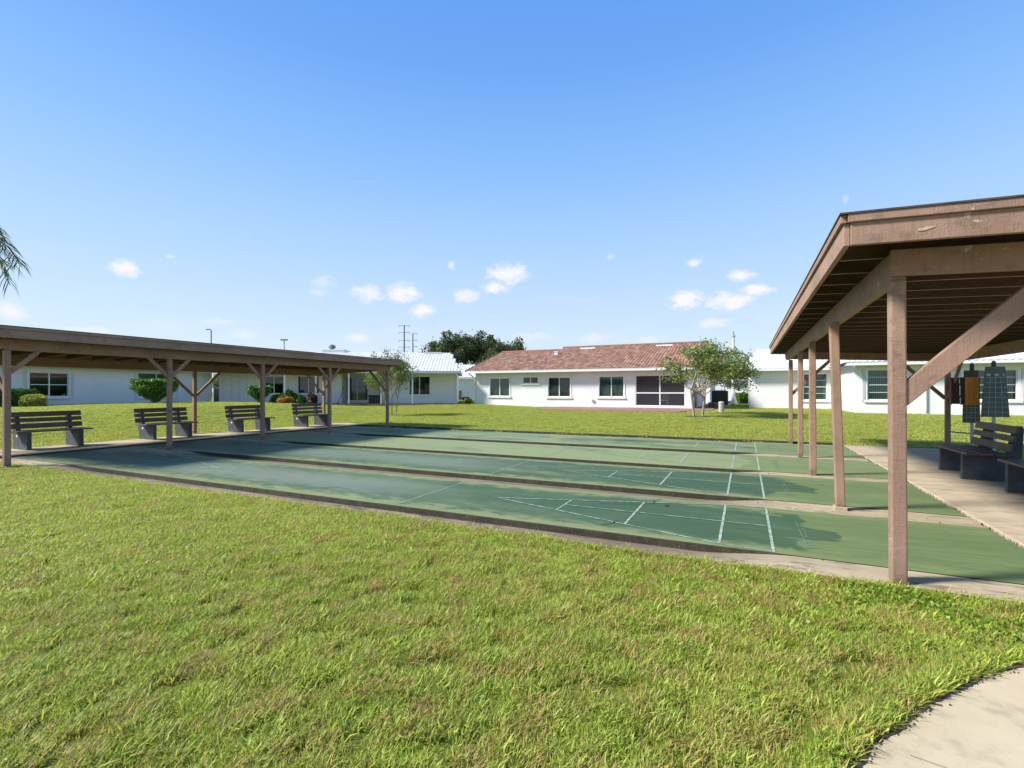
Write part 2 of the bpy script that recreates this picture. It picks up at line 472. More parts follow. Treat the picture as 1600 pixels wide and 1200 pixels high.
def f_lawn(t, b):
    p = pos(t)
    n1 = t.noise(p, 0.35, 5, 0.6); n2 = t.noise(p, 5, 5, 0.7); n3 = t.noise(p, 60, 4, 0.75)
    c = t.mix(t.ramp(n1, 0.35, 0.65), (0.15, 0.20, 0.024), (0.215, 0.26, 0.036))
    c = t.mix(t.ramp(n2, 0.5, 0.8, 0, 0.5), c, (0.20, 0.18, 0.06))
    c = t.mix(t.ramp(n3, 0.42, 0.62, 0, 0.85), c, (0.075, 0.070, 0.022))
    t.put(b.inputs['Base Color'], c); b.inputs['Roughness'].default_value = 0.9
    b.inputs['Specular IOR Level'].default_value = 0.1
    bump(t, b, n3, 1.0, 0.03)
LAWN = mat('lawn_ground', f_lawn)
def leaf_mat(name, c1, c2, c3=None, f3=0.0, trans=0.35, rough=0.5, patch=1.0, macro=None, tone='tone'):
    def fn(t, b):
        a = t.new('ShaderNodeAttribute', attribute_name=tone).outputs['Fac']
        p = pos(t)
        n = t.noise(p, patch, 4, 0.6)
        v = t.m('ADD', t.m('MULTIPLY', a, 0.65), t.m('MULTIPLY', n, 0.45))
        c = t.mix(t.ramp(v, 0.2, 0.85), c1, c2)
        if c3:
            n2 = t.noise(p, patch * 2.7, 4, 0.65)
            f = t.ramp(t.m('ADD', n2, t.m('MULTIPLY', t.m('FRACT', t.m('MULTIPLY', a, 17.3)), 0.35)), 0.86 - f3, 0.96 - f3)
            c = t.mix(t.m('MULTIPLY', f, 0.85), c, c3)
        if macro:
            mm = t.noise(p, .42, 5, .62); m2 = t.noise(p, 1.9, 4, .6)
            c = t.mix(t.ramp(mm, .46, .66, 0, .55), c, macro[0])
            c = t.mix(t.ramp(m2, .56, .70, 0, .40), c, macro[1])
        t.put(b.inputs['Base Color'], c)
        b.inputs['Roughness'].default_value = rough
        b.inputs['Specular IOR Level'].default_value = 0.3
        tr = t.new('ShaderNodeBsdfTranslucent')
        t.put(tr.inputs[0], t.mix(0.5, c, (min(1, c2[0] * 1.4), min(1, c2[1] * 1.4), c2[2])))
        mx = t.new('ShaderNodeMixShader'); mx.inputs[0].default_value = trans
        t.l.new(b.outputs[0], mx.inputs[1]); t.l.new(tr.outputs[0], mx.inputs[2])
        t.l.new(mx.outputs[0], t.n['Material Output'].inputs[0])
    return mat(name, fn)
GRASS = leaf_mat('lawn_blades', (0.140, 0.225, 0.022), (0.500, 0.560, 0.095), (0.43, 0.26, 0.12), 0.16, 0.38, 0.5, 1.3, macro=[(0.42, 0.42, 0.10), (0.16, 0.26, 0.03)])

def f_stucco(t, b, c=(0.71, 0.70, 0.68)):
    p = objc(t)
    n = t.noise(p, 0.8, 5, 0.6); n2 = t.noise(p, 45, 4, 0.7)
    st = t.noise(t.stretch(p, (3, 3, 0.3)), 2, 4, 0.6)
    cc = t.mix(t.ramp(n, 0.3, 0.7), tuple(x * 0.95 for x in c), tuple(min(0.84, x * 1.03) for x in c))
    cc = t.mix(t.ramp(st, 0.55, 0.8, 0, 0.10), cc, (0.45, 0.46, 0.42))
    t.put(b.inputs['Base Color'], cc); b.inputs['Roughness'].default_value = 0.8
    bump(t, b, n2, 0.3, 0.006)
STUCCO = mat('white_stucco', f_stucco)
TRIM = plain('white_trim_paint', (0.72, 0.71, 0.69), 0.5, 0.03, 5, 0.05)
TRIM_G = plain('greyed_trim_edge', (0.42, 0.44, 0.45), 0.6, 0.08)
SOFFIT = plain('pale_soffit', (0.72, 0.74, 0.68), 0.6, 0.04)
def f_tile(t, b, cs, rnd=1.0):
    p = objc(t)
    a = t.new('ShaderNodeAttribute', attribute_name='tone').outputs['Fac']
    n = t.noise(p, 0.5, 5, 0.65); n2 = t.noise(p, 30, 3, 0.7)
    c = t.mix(t.ramp(t.m('ADD', t.m('MULTIPLY', a, 0.7), t.m('MULTIPLY', n, 0.5)), 0.25, 0.85), cs[0], cs[1])
    c = t.mix(t.ramp(t.m('FRACT', t.m('MULTIPLY', a, 7.7)), 0.72, 0.95, 0, 0.6 * rnd), c, cs[2])
    c = t.mix(t.ramp(n2, 0.55, 0.75, 0, 0.35), c, cs[3])
    t.put(b.inputs['Base Color'], c); b.inputs['Roughness'].default_value = 0.75
RTILE = mat('red_clay_roof_tile', lambda t, b: f_tile(t, b, [(0.20, 0.096, 0.058), (0.34, 0.175, 0.108), (0.43, 0.31, 0.22), (0.12, 0.07, 0.05)]))
WTILE = mat('white_painted_roof_tile', lambda t, b: f_tile(t, b, [(0.56, 0.555, 0.54), (0.62, 0.615, 0.60), (0.52, 0.515, 0.50), (0.45, 0.44, 0.43)], 0.5))
def f_glass(t, b):
    out = t.n['Material Output']
    fr = t.new('ShaderNodeLayerWeight'); fr.inputs['Blend'].default_value = 0.35
    tr = t.new('ShaderNodeBsdfTransparent'); tr.inputs[0].default_value = (0.60, 0.72, 0.68, 1)
    gl = t.new('ShaderNodeBsdfGlossy'); gl.inputs['Roughness'].default_value = 0.03
    gl.inputs[0].default_value = (0.9, 0.95, 0.95, 1)
    mx = t.new('ShaderNodeMixShader')
    t.put(mx.inputs[0], t.m('ADD', t.m('MULTIPLY', fr.outputs['Fresnel'], 0.55), 0.035, clamp=True))
    t.l.new(tr.outputs[0], mx.inputs[1]); t.l.new(gl.outputs[0], mx.inputs[2])
    t.l.new(mx.outputs[0], out.inputs[0])
GLASS = mat('window_glass', f_glass)
def f_screen(t, b):
    out = t.n['Material Output']
    tr = t.new('ShaderNodeBsdfTransparent'); tr.inputs[0].default_value = (0.8, 0.8, 0.8, 1)
    di = t.new('ShaderNodeBsdfDiffuse'); di.inputs[0].default_value = (0.075, 0.070, 0.075, 1)
    mx = t.new('ShaderNodeMixShader'); mx.inputs[0].default_value = 0.42
    t.l.new(tr.outputs[0], mx.inputs[1]); t.l.new(di.outputs[0], mx.inputs[2])
    t.l.new(mx.outputs[0], out.inputs[0])
SCREEN = mat('insect_screen_mesh', f_screen)
BLIND = plain('window_blind', (0.22, 0.32, 0.27), 0.6, 0.05)
BLIND_D = plain('shaded_window_blind', (0.055, 0.085, 0.065), 0.6, 0.1)
CURTAIN = plain('pale_curtain', (0.50, 0.52, 0.50), 0.8, 0.1)
BLACKM = plain('black_plastic', (0.018, 0.018, 0.02), 0.45, 0.2)
GREYM = plain('grey_metal', (0.30, 0.31, 0.33), 0.5, 0.15, metal=0.3)
GALV = plain('galvanised_pole', (0.42, 0.45, 0.46), 0.45, 0.15, 12, metal=0.4)
POLEM = plain('weathered_pole_grey', (0.22, 0.23, 0.25), 0.7, 0.15)
BARK = plain('pale_smooth_bark', (0.33, 0.27, 0.20), 0.8, 0.25, 8, 0.4, 40)
BARK_D = plain('dark_rough_bark', (0.10, 0.085, 0.07), 0.9, 0.3, 6, 0.8, 20)
CREPE = leaf_mat('crape_myrtle_leaves', (0.065, 0.125, 0.026), (0.200, 0.290, 0.075), (0.32, 0.17, 0.06), 0.13, 0.3, 0.45, 0.9)
BLOSSOM = leaf_mat('pale_blossom', (0.55, 0.50, 0.48), (0.75, 0.70, 0.68), None, 0, 0.3, 0.7, 1.0)
OAK = leaf_mat('oak_leaves', (0.040, 0.062, 0.022), (0.115, 0.150, 0.055), (0.13, 0.13, 0.05), 0.02, 0.22, 0.5, 0.35)
HEDGE = leaf_mat('hedge_leaves', (0.035, 0.105, 0.016), (0.13, 0.26, 0.035), None, 0, 0.3, 0.45, 3)
HEDGE_Y = leaf_mat('yellow_green_hedge_leaves', (0.17, 0.22, 0.030), (0.38, 0.40, 0.08), None, 0, 0.3, 0.45, 3)
CROTON = leaf_mat('croton_leaves', (0.38, 0.09, 0.018), (0.62, 0.25, 0.05), (0.18, 0.20, 0.03), 0.18, 0.3, 0.4, 3)
REDLEAF = leaf_mat('dark_red_leaves', (0.055, 0.030, 0.020), (0.14, 0.075, 0.045), (0.06, 0.10, 0.02), 0.15, 0.25, 0.45, 3)
FROND = leaf_mat('palm_leaflets', (0.075, 0.115, 0.030), (0.17, 0.23, 0.07), None, 0, 0.3, 0.4, 3)

# ------------------------------------------------------------ the ground
PLX = (-16.40, -14.90, 4.05, 16.60)      # left bench pad
PRX = (2.38, 4.55, 3.30, 15.90)          # right bench pad
CRT = (-14.90, 2.38, 4.70, 16.02)        # courts
RECTS = [PLX, PRX, CRT]
def in_rects(X, Y, m=0.0):
    return any(r[0] - m < X < r[1] + m and r[2] - m < Y < r[3] + m for r in RECTS)
xs = sorted(set([-420, -250, -150, -100, -75, -60] + [-50 + 1.5 * i for i in range(23)] + [-16.4, -14.9] + [-13.5 + 2 * i for i in range(8)] + [2.38, 3.5, 4.55] + [6 + 2 * i for i in range(20)] + [50, 60, 80, 120, 200, 420]))
ys = sorted(set([-300, -100, -40, -20, -10, -6, -3, -1, 1, 2.2, 3.3, 4.05, 4.7] + [6 + 1.5 * i for i in range(6)] + [15.9, 16.02, 16.6] + [17 + 1.2 * i for i in range(24)] + [48, 55, 70, 100, 180, 420]))
me = bpy.data.meshes.new('lawn')
vs = [W(x, y, terr(x, y)) for y in ys for x in xs]
fs = []
nx = len(xs)
for j in range(len(ys) - 1):
    for i in range(nx - 1):
        if not in_rects((xs[i] + xs[i + 1]) / 2, (ys[j] + ys[j + 1]) / 2):
            fs.append((j * nx + i, j * nx + i + 1, (j + 1) * nx + i + 1, (j + 1) * nx + i))
me.from_pydata(vs, [], fs); me.materials.append(LAWN)
lawn = link('lawn', me); tag(lawn, 'wide green lawn around the courts and up to the houses', kind='structure')
lawn.data.polygons.foreach_set('use_smooth', [True] * len(fs))
m = MB()
for r in RECTS:
    c = [W(r[0], r[2]), W(r[1], r[2]), W(r[1], r[3]), W(r[0], r[3])]
    for k in range(4):
        a, b_ = c[k], c[(k + 1) % 4]
        m.quad((a.x, a.y, -0.4), (b_.x, b_.y, -0.4), (b_.x, b_.y, -0.022), (a.x, a.y, -0.022))
tag(m.build('soil_edge', SOIL), 'dark soil edge under the lawn', kind='structure')

# bench pads
def slab(name, rect, z, material, label, th=0.3):
    m = MB(); m.box(rect[0], rect[1], rect[2], rect[3], z - th, z)
    return tag(m.build(name, material, rot=(0, 0, TH), bevel=0.012), label, kind='structure')
slab('left_bench_pad', (PLX[0] + .004, PLX[1] - .02, PLX[2], PLX[3]), 0.05, CONC, 'concrete strip that carries the benches of the left shelter')
slab('right_bench_pad', (PRX[0] + .03, PRX[1], PRX[2] + .004, PRX[3] - .004), 0.02, CONC, 'concrete pad under the right shelter')
m = MB(); m.box(PRX[0] + .001, PRX[0] + .026, PRX[2], PRX[3], -.3, -.02)
tag(m.build('expansion_joint', SOIL, rot=(0, 0, TH)), 'dark joint between the lanes and the right pad', kind='structure')
m = MB()
for i in range(260):
    y = 4.2 + 11.5 * random.random(); r = 0.002 + 0.005 * random.random(); x = 2.395 + random.uniform(-.015, .015)
    m.tube([(x, y, -.03), (x + random.uniform(-.015, .015), y + random.uniform(-.015, .015), 0.01 + r)], [r, r * .3], 5)
tag(m.build('joint_weeds', SOIL, rot=(0, 0, TH)), 'dark dirt and dry weeds in the joint', kind='stuff')

# lanes: four slabs standing proud of the gutters between them
LANES = [(5.13, 7.07), (7.60, 9.85), (10.25, 12.62), (13.15, 15.75)]
GUT = [(4.70, 5.13), (7.07, 7.60), (9.85, 10.25), (12.62, 13.15), (15.75, 15.95)]
def gz(X):
    d = 0.072
    return -0.006 - d * ss(0.45, -0.5, X) * ss(-12.6, -11.6, X)
m = MB(); m.box(-14.9, 2.38, 4.70, 16.0, -.5, -.14)
tag(m.build('court_base', CONC_G, rot=(0, 0, TH)), 'concrete base under the lanes', kind='structure')
gx = [-14.9, -13.8, -13] + [-12.6 + 0.1 * i for i in range(11)] + [-11 + i for i in range(11)] + [-.5 + .095 * i for i in range(11)] + [1, 1.6, 2.38]
gx = sorted(set(gx))
for i, (a, b_) in enumerate(GUT):
    me = bpy.data.meshes.new('gutter'); vs = []; fs = []
    rows = [a, a + (b_ - a) * .5, b_]
    for X in gx:
        g = gz(X)
        vs += [(X, rows[0], g if i else max(g, -0.035)), (X, rows[1], g + (0 if i else .012) - 0.006 * ss(0.3, -.5, X)), (X, rows[2], g)]
    for k in range(len(gx) - 1):
        for q in range(2):
            fs.append((3 * k + q, 3 * k + 3 + q, 3 * k + 4 + q, 3 * k + 1 + q))
    me.from_pydata(vs, [], fs); me.materials.append(GUTM)
    o = link('gutter', me, rot=(0, 0, TH)); tag(o, 'sunken concrete gutter between lanes', kind='structure')
WH = plain('white_chalk_patch', (0.62, 0.60, 0.56), 0.8, 0.2, 20)
m = MB()
for X, Y, a, b_ in ((-.95, 7.30, .13, .035), (-2.05, 7.30, .09, .03), (-3.4, 7.18, .10, .03), (-2.9, 7.33, .05, .03), (-10.5, 7.3, .05, .02)):
    pts = [(X + a * math.cos(t_) * random.uniform(.8, 1.1), Y + b_ * math.sin(t_) * random.uniform(.8, 1.2), gz(X) - 0.0035) for t_ in [k * math.pi / 6 for k in range(12)]]
    m.poly(pts)
tag(m.build('paint_patch', WH, rot=(0, 0, TH)), 'white paint splashes in the first gutter', kind='structure')
m = MB(); m.box(-14.9, 2.38, 15.95, 16.03, -.3, .055)
tag(m.build('kerb', MOSS, rot=(0, 0, TH), bevel=0.01), 'dark mossy kerb along the far lane', kind='structure')
m = MB(); m.box(-14.92, -14.885, 4.72, 16.0, -.3, .03)
tag(m.build('pad_kerb', MOSS, rot=(0, 0, TH)), 'dark kerb edge of the left bench strip', kind='structure')

court_labels = ['nearest green shuffleboard lane, beside the foreground lawn', 'second green shuffleboard lane from the foreground lawn, darker green at its right end',
                'third shuffleboard lane from the foreground lawn, faded to pale yellow-green', 'farthest green shuffleboard lane, beside the mossy kerb']
PAR = [(0.03, 0.72, 0.62), (0.05, 0.62, 0.85), (0.38, 0.35, 0.1), (0.24, 0.5, 0.3)]
BX = 0.235           # base line on the right
def stroke(m, a, b_, wdt, z):
    a = Vector((*a, 0)); b_ = Vector((*b_, 0)); d = (b_ - a).normalized(); n = Vector((-d.y, d.x, 0)) * wdt / 2
    m.quad(*[(p.x, p.y, z) for p in (a - n, b_ - n, b_ + n, a + n)])
for k, (a, b_) in enumerate(LANES):
    wd_ = b_ - a
    e = empty('shuffleboard_lane', W(0, a), TH, label=court_labels[k], cat='shuffleboard court', group='shuffleboard lanes side by side')
    m = MB(); m.box(-14.88, 2.38, 0, wd_, -.3, -.004)
    m.build('slab', MOSS, e, bevel=0.006)
    m = MB(); m.quad((-14.88, .004, 0), (2.376, .004, 0), (2.376, wd_ - .004, 0), (-14.88, wd_ - .004, 0))
    m.build('playing_surface', court_mat('faded_green_court_paint_%s' % 'abcd'[k], k, *PAR[k]), e)
    mid = wd_ / 2
    for sgn, base in ((1, BX), (-1, -12.5)):
        X = lambda q: base - sgn * q
        z = 0.004
        wid = 0.027
        y0, y1 = 0.02, wd_ - 0.03
        def tri(q):                # half width of the scoring triangle
            return (mid - 0.07) * (3.36 - q) / 2.89
        def one(nm, a_, b2, w2, z2, mm):
            m = MB(); stroke(m, a_, b2, w2, z2); m.build(nm, mm, e)
        one('scoring_line', (X(0), y0), (X(0), y1), wid, z, LINE)
        one('scoring_line', (X(.47), y0 + .08), (X(.47), y1 - .05), wid, z, LINE)
        one('scoring_line', (X(1.46), mid - tri(1.46)), (X(1.46), mid + tri(1.46)), wid, z, LINE)
        one('scoring_line', (X(2.38), mid - tri(2.38)), (X(2.38), mid + tri(2.38)), wid * .8, z, LINE)
        one('dead_line', (X(4.38), y0), (X(4.38), y1), wid * .6, z, LINE)
        one('triangle_line', (X(.47), .07), (X(3.36), mid), .024, .006, LINE_T)
        one('triangle_line', (X(.47), wd_ - .07), (X(3.36), mid), .024, .007, LINE_T)
        one('triangle_line', (X(0.02), .02), (X(.45), .068), .02, .006, LINE_T)
        one('triangle_line', (X(0.02), wd_ - .02), (X(.45), wd_ - .068), .02, .006, LINE_T)
        one('triangle_line', (X(0.03), mid), (X(2.36), mid), .02, .008, LINE_T)
    # faint worn lettering behind the right base line, running across the lane
    m = MB(); random.seed(50 + k)
    if k == 0: ya, yb, hh_ = .40, 1.38, .075
    else: ya, yb, hh_ = wd_ * .24, wd_ * .74, .085
    nq = 10; st_ = (yb - ya) / nq
    for q in range(nq):
        yy = ya + q * st_; xa_ = BX + .27 + .02 * (1 - q / nq)
        z_ = .003
        m.quad((xa_, yy, z_), (xa_ + hh_, yy, z_), (xa_ + hh_, yy + .012, z_), (xa_, yy + .012, z_))
        if random.random() < .8: m.quad((xa_, yy + .016, z_), (xa_ + .012, yy + .016, z_), (xa_ + .012, yy + st_ * .7, z_), (xa_, yy + st_ * .7, z_))
        if random.random() < .6: m.quad((xa_ + hh_ * .5, yy + .016, z_), (xa_ + hh_ * .5 + .012, yy + .016, z_), (xa_ + hh_ * .5 + .012, yy + st_ * .7, z_), (xa_ + hh_ * .5, yy + st_ * .7, z_))
    m.quad((BX + .27, ya - .08, .003), (BX + .38, ya - .08, .003), (BX + .38, ya - .045, .003), (BX + .27, ya - .045, .003))
    o = m.build('worn_lettering', LINE_F, e); o['kind'] = 'stuff'

# cracks on the nearest lane
m = MB()
def crack(pts, wdt, z):
    for i in range(len(pts) - 1):
        stroke(m, pts[i], pts[i + 1], wdt * random.uniform(.5, 1.2), z)
p0 = [(-1.05, 7.02), (-1.12, 6.85), (-1.10, 6.7), (-1.25, 6.55), (-1.5, 6.45), (-1.75, 6.38)]
crack(p0, .012, .010)
crack([(-1.45, 5.35), (-1.36, 5.5), (-1.33, 5.62)], .022, .010)
tag(m.build('crack', SOIL, rot=(0, 0, TH)), 'dark crack across the nearest lane', kind='structure')
m = MB(); m.poly([(-.93 + .035 * math.cos(t_), 6.62 + .03 * math.sin(t_), .011) for t_ in [k * .63 for k in range(10)]])
tag(m.build('stain', SOIL, rot=(0, 0, TH)), 'small dark spot on the nearest lane', kind='structure')

# curved walk, bottom right
walk = [(0.25, -6), (0.30, -2), (0.42, -.3), (0.62, 0.75), (0.93, 1.42), (1.327, 1.951), (1.56, 2.11), (1.779, 2.231), (1.98, 2.35), (2.197, 2.455), (2.48, 2.58), (2.791, 2.677), (3.3, 2.78), (4.2, 2.86), (7, 2.9), (14, 2.9), (14, -6)]
m = MB()
m.poly([(x, y, 0.012) for x, y in walk])
n = len(walk)
for i in range(n):
    a, b_ = walk[i], walk[(i + 1) % n]
    m.quad((a[0], a[1], -.1), (b_[0], b_[1], -.1), (b_[0], b_[1], .012), (a[0], a[1], .012))
tag(m.build('walkway', PATHM), 'curved beige concrete walk at the lower right', kind='structure')
m = MB()
sp = []
for i in range(3, 14):
    a = Vector((*walk[i], 0)); b_ = Vector((*walk[i + 1], 0))
    k_ = max(2, int((b_ - a).length / .018))
    pr = Vector((*walk[i - 1], 0)); nx_ = Vector((*walk[i + 2], 0)) if i + 2 < len(walk) else b_
    for q in range(k_):
        t_ = q / k_; p = a.lerp(b_, t_)
        d = ((b_ - pr).normalized().lerp((nx_ - a).normalized(), t_)).normalized()
        sp.append((p, Vector((d.y, -d.x, 0))))
wv = .02
for q in range(len(sp) - 1):
    w0 = wv; wv = min(.046, max(.018, wv + random.gauss(0, .0045)))
    (p, n0), (p2, n1) = sp[q], sp[q + 1]
    m.quad(*[(v.x, v.y, .0165) for v in (p - n0 * .09, p2 - n1 * .09, p2 + n1 * wv, p + n0 * w0)])
tag(m.build('soil_strip', SOIL), 'dark soil strip between the lawn and the curved walk', kind='structure')
m = MB()
for i in range(700):
    k = random.randint(3, 13); a = Vector((*walk[k], 0)); b_ = Vector((*walk[k + 1], 0)); d = (b_ - a).normalized(); nn = Vector((d.y, -d.x, 0))
    p = a.lerp(b_, random.random()) + nn * random.gauss(.012, .018); r = random.uniform(.0015, .0055)
    m.tube([(p.x, p.y, .012), (p.x, p.y, .0165 + r * .25), (p.x + r * .2, p.y, .0165 + r * .55)], [r, r * .9, r * .4], 6)
tag(m.build('soil_crumbs', SOIL), 'soil crumbs along the walk edge', kind='stuff')
m = MB()
cr = [(2.05, 2.02), (2.3, 1.9), (2.55, 1.75), (2.9, 1.63)]
cr2 = [(1.62, 2.0), (1.80, 1.86), (1.98, 1.78), (2.1, 1.66), (2.3, 1.5), (2.5, 1.2)]
for c_ in (cr2,):
    for i in range(len(c_) - 1):
        stroke(m, c_[i], c_[i + 1], .0022, .0165)
tag(m.build('hairline_crack', SOIL), 'hairline crack in the beige walk', kind='structure')

# ------------------------------------------------------------ houses
def tile_slope(m, tones, O, A, U, length, run, rise, period=0.25, row=0.42, clipL=None, clipR=None, amp=0.045):
    """barrel tiles on a slope. O eave start, A unit along the eave, U unit horizontal up-slope; clipL/clipR: inset of the hip at the ridge"""
    O = Vector(O); A = Vector(A); U = Vector(U); sub = 4
    n = max(1, int(round(length / period))); per = length / n
    nr = max(1, int(round(math.hypot(run, rise) / row)))
    for i in range(n):
        x0 = i * per
        xm = x0 + per / 2
        ymax = run
        if clipL: ymax = min(ymax, xm / clipL * run)
        if clipR: ymax = min(ymax, (length - xm) / clipR * run)
        for r in range(nr):
            y0 = r * run / nr; y1 = (r + 1) * run / nr
            if y0 >= ymax: break
            y1 = min(y1 + .02, ymax)
            tone = random.random()
            base = len(m.v)
            for yy, lift in ((y0, .030), (y1, .002)):
                for s_ in range(sub + 1):
                    xx = x0 + per * s_ / sub
                    h = amp * math.sin(math.pi * s_ / sub) if s_ not in (0, sub) else -0.008
                    p = O + A * xx + U * yy; m.v.append((p.x, p.y, p.z + rise * yy / run + lift + h))
            for s_ in range(sub):
                m.f.append((base + s_, base + s_ + 1, base + sub + 2 + s_, base + sub + 1 + s_)); m.mi.append(0); tones.append(tone)
            if r == 0 or True:
                # front lip
                b2 = len(m.v)
                for s_ in range(sub + 1):
                    v = m.v[base + s_]; m.v.append((v[0], v[1], v[2] - .035))
                for s_ in range(sub):
                    m.f.append((base + s_, b2 + s_, b2 + s_ + 1, base + s_ + 1)); m.mi.append(0); tones.append(tone)
def raw_build(m, name, mats, parent, tones=None, smooth=False):
    me = bpy.data.meshes.new(name); me.from_pydata(m.v, [], m.f)
    for mm in (mats if isinstance(mats, list) else [mats]): me.materials.append(mm)
    if tones:
        at = me.attributes.new('tone', 'FLOAT', 'FACE'); at.data.foreach_set('value', tones)
    return link(name, me, parent, smooth=smooth)

def wall_mesh(x0, x1, z0, z1, depth, openings, th=0.16, y=0.0):
    """front wall with real openings and reveals, plus plain sides and back"""
    m = MB()
    xs_ = sorted(set([x0, x1] + [q for o in openings for q in o[:2]]))
    zs_ = sorted(set([z0, z1] + [q for o in openings for q in o[2:4]]))
    for i in range(len(xs_) - 1):
        for j in range(len(zs_) - 1):
            cx = (xs_[i] + xs_[i + 1]) / 2; cz = (zs_[j] + zs_[j + 1]) / 2
            if any(o[0] < cx < o[1] and o[2] < cz < o[3] for o in openings): continue
            m.quad((xs_[i], y, zs_[j]), (xs_[i + 1], y, zs_[j]), (xs_[i + 1], y, zs_[j + 1]), (xs_[i], y, zs_[j + 1]))
    for o in openings:
        a, b_, c, d = o[:4]
        for p, q in (((a, c), (b_, c)), ((b_, c), (b_, d)), ((b_, d), (a, d)), ((a, d), (a, c))):
            m.quad((p[0], y, p[1]), (q[0], y, q[1]), (q[0], y + th, q[1]), (p[0], y + th, p[1]))
    m.quad((x0, y, z0), (x0, depth, z0), (x0, depth, z1), (x0, y, z1))
    m.quad((x1, y, z0), (x1, depth, z0), (x1, depth, z1), (x1, y, z1))
    m.quad((x0, depth, z0), (x1, depth, z0), (x1, depth, z1), (x0, depth, z1))
    return m
def build_raw_wall(m, name, material, parent):
    me = bpy.data.meshes.new(name); me.from_pydata(m.v, [], m.f); me.materials.append(material)
    return link(name, me, parent)

def window(parent, a, b_, c, d, cols=2, mid=False, trim=0.09, sill=True, blind='h', y=0.0, bmat=None, shutters=False, muntin=0, name='window'):
    """a..b across, c..d up, in the parent's frame; the wall face is at y"""
    fr = MB(); t = 0.045
    fr.box(a, a + t, y + .03, y + .09, c, d); fr.box(b_ - t, b_, y + .03, y + .09, c, d)
    fr.box(a + t, b_ - t, y + .03, y + .09, c, c + t); fr.box(a + t, b_ - t, y + .03, y + .09, d - t, d)
    if trim:
        fr.box(a - trim, a - .002, y - .03, y - .001, c - .002, d + trim); fr.box(b_ + .002, b_ + trim, y - .03, y - .001, c - .002, d + trim)
        fr.box(a - .002, b_ + .002, y - .03, y - .001, d + .002, d + trim)
    w_ = (b_ - a - 2 * t) / cols
    for k in range(1, cols):
        xx = a + t + w_ * k
        fr.box(xx - .03, xx + .03, y + .028, y + .085, c + t, d - t)
    if mid:
        zz = (c + d) / 2
        for k in range(cols):
            fr.box(a + t + w_ * k + .032, a + t + w_ * (k + 1) - .032, y + .033, y + .082, zz - .025, zz + .025)
    f = fr.build(name, TRIM, parent)
    for k in range(cols):
        gx0 = a + t + w_ * k + .01; gx1 = a + t + w_ * (k + 1) - .01
        g = MB(); g.quad((gx0, y + .06, c + t), (gx1, y + .06, c + t), (gx1, y + .06, d - t), (gx0, y + .06, d - t))
        g.build('pane', GLASS, f)
    if sill:
        s_ = MB(); s_.box(a - trim - .06, b_ + trim + .06, y - .075, y - .001, c - .13, c - .03)
        s_.box(a - trim - .02, b_ + trim + .02, y - .035, y - .001, c - .030, c - .004)
        s_.build('sill', TRIM, f)
    if muntin:
        mm = MB()
        for k in range(cols):
            g0 = a + t + w_ * k; 
            for q in range(1, muntin):
                zz = c + (d - c) * q / muntin
                mm.box(g0 + .03, g0 + w_ - .03, y + .045, y + .058, zz - .012, zz + .012)
        mm.build('muntin', TRIM, f)
    if blind == 'h':
        bl = MB(); n_ = int((d - c - .1) / .06)
        for q in range(n_):
            zz = c + .07 + q * .06
            bl.quad((a + .05, y + .13, zz), (b_ - .05, y + .13, zz), (b_ - .05, y + .165, zz + .042), (a + .05, y + .165, zz + .042))
        bl.build('blind', bmat or BLIND, f)
    elif blind == 'v':
        bl = MB(); n_ = int((b_ - a - .1) / .09)
        for q in range(n_):
            xx = a + .06 + q * .09
            bl.quad((xx, y + .15, c + .05), (xx + .075, y + .18, c + .05), (xx + .075, y + .18, d - .05), (xx, y + .15, d - .05))
        bl.build('blind', bmat or BLIND_D, f)
    elif blind == 'c':
        bl = MB(); n_ = 10
        for q in range(n_):
            x0_ = a + .05 + (b_ - a) * .32 * q / n_; x1_ = x0_ + (b_ - a) * .32 / n_
            bl.quad((x0_, y + .16, c + .04), (x1_, y + .16 + .03 * (-1) ** q, c + .04), (x1_, y + .16 + .03 * (-1) ** q, d - .04), (x0_, y + .16, d - .04))
        bl.build('curtain', bmat or CURTAIN, f)
    if shutters:
        for xx in (a - trim - .14, b_ + trim + .02):
            sh = MB(); 
            for q in range(4): sh.box(xx + q * .032, xx + q * .032 + .02, y - .05 - .01 * (q % 2), y - .002, c - .06, d + .05)
            sh.build('shutter', TRIM, f)
    return f

def frame_from(p1, p2):
    d = Vector((p2[0] - p1[0], p2[1] - p1[1], 0)); ln = d.length
    return math.atan2(d.y, d.x), ln
def ray_x(px, e_loc, ang):
    """distance along a facade (origin e_loc, angle ang) at which the line of sight through that photo column meets it"""
    r = (px - 800) / F; c, s_ = math.cos(ang), math.sin(ang)
    return (r * e_loc[1] - e_loc[0]) / (c - r * s_)
def zat(py, y): return H - (py - 610) / F * y
class House:
    def __init__(s, name, p1, ang, **kw):
        s.p1 = p1; s.ang = ang
        s.e = empty(name, (p1[0], p1[1], 0), ang, **kw)
    def X(s, px, off=0.0):
        o = (s.p1[0] - math.sin(s.ang) * off, s.p1[1] + math.cos(s.ang) * off)
        return ray_x(px, o, s.ang)
    def dist(s, x, off=0.0): return s.p1[1] + x * math.sin(s.ang) + off * math.cos(s.ang)
    def Z(s, px, py, off=0.0): return zat(py, s.dist(s.X(px, off), off))
    def op(s, x0, x1, y0, y1, off=0.0):
        pm = (x0 + x1) / 2
        return (s.X(x0, off), s.X(x1, off), s.Z(pm, y1, off), s.Z(pm, y0, off))
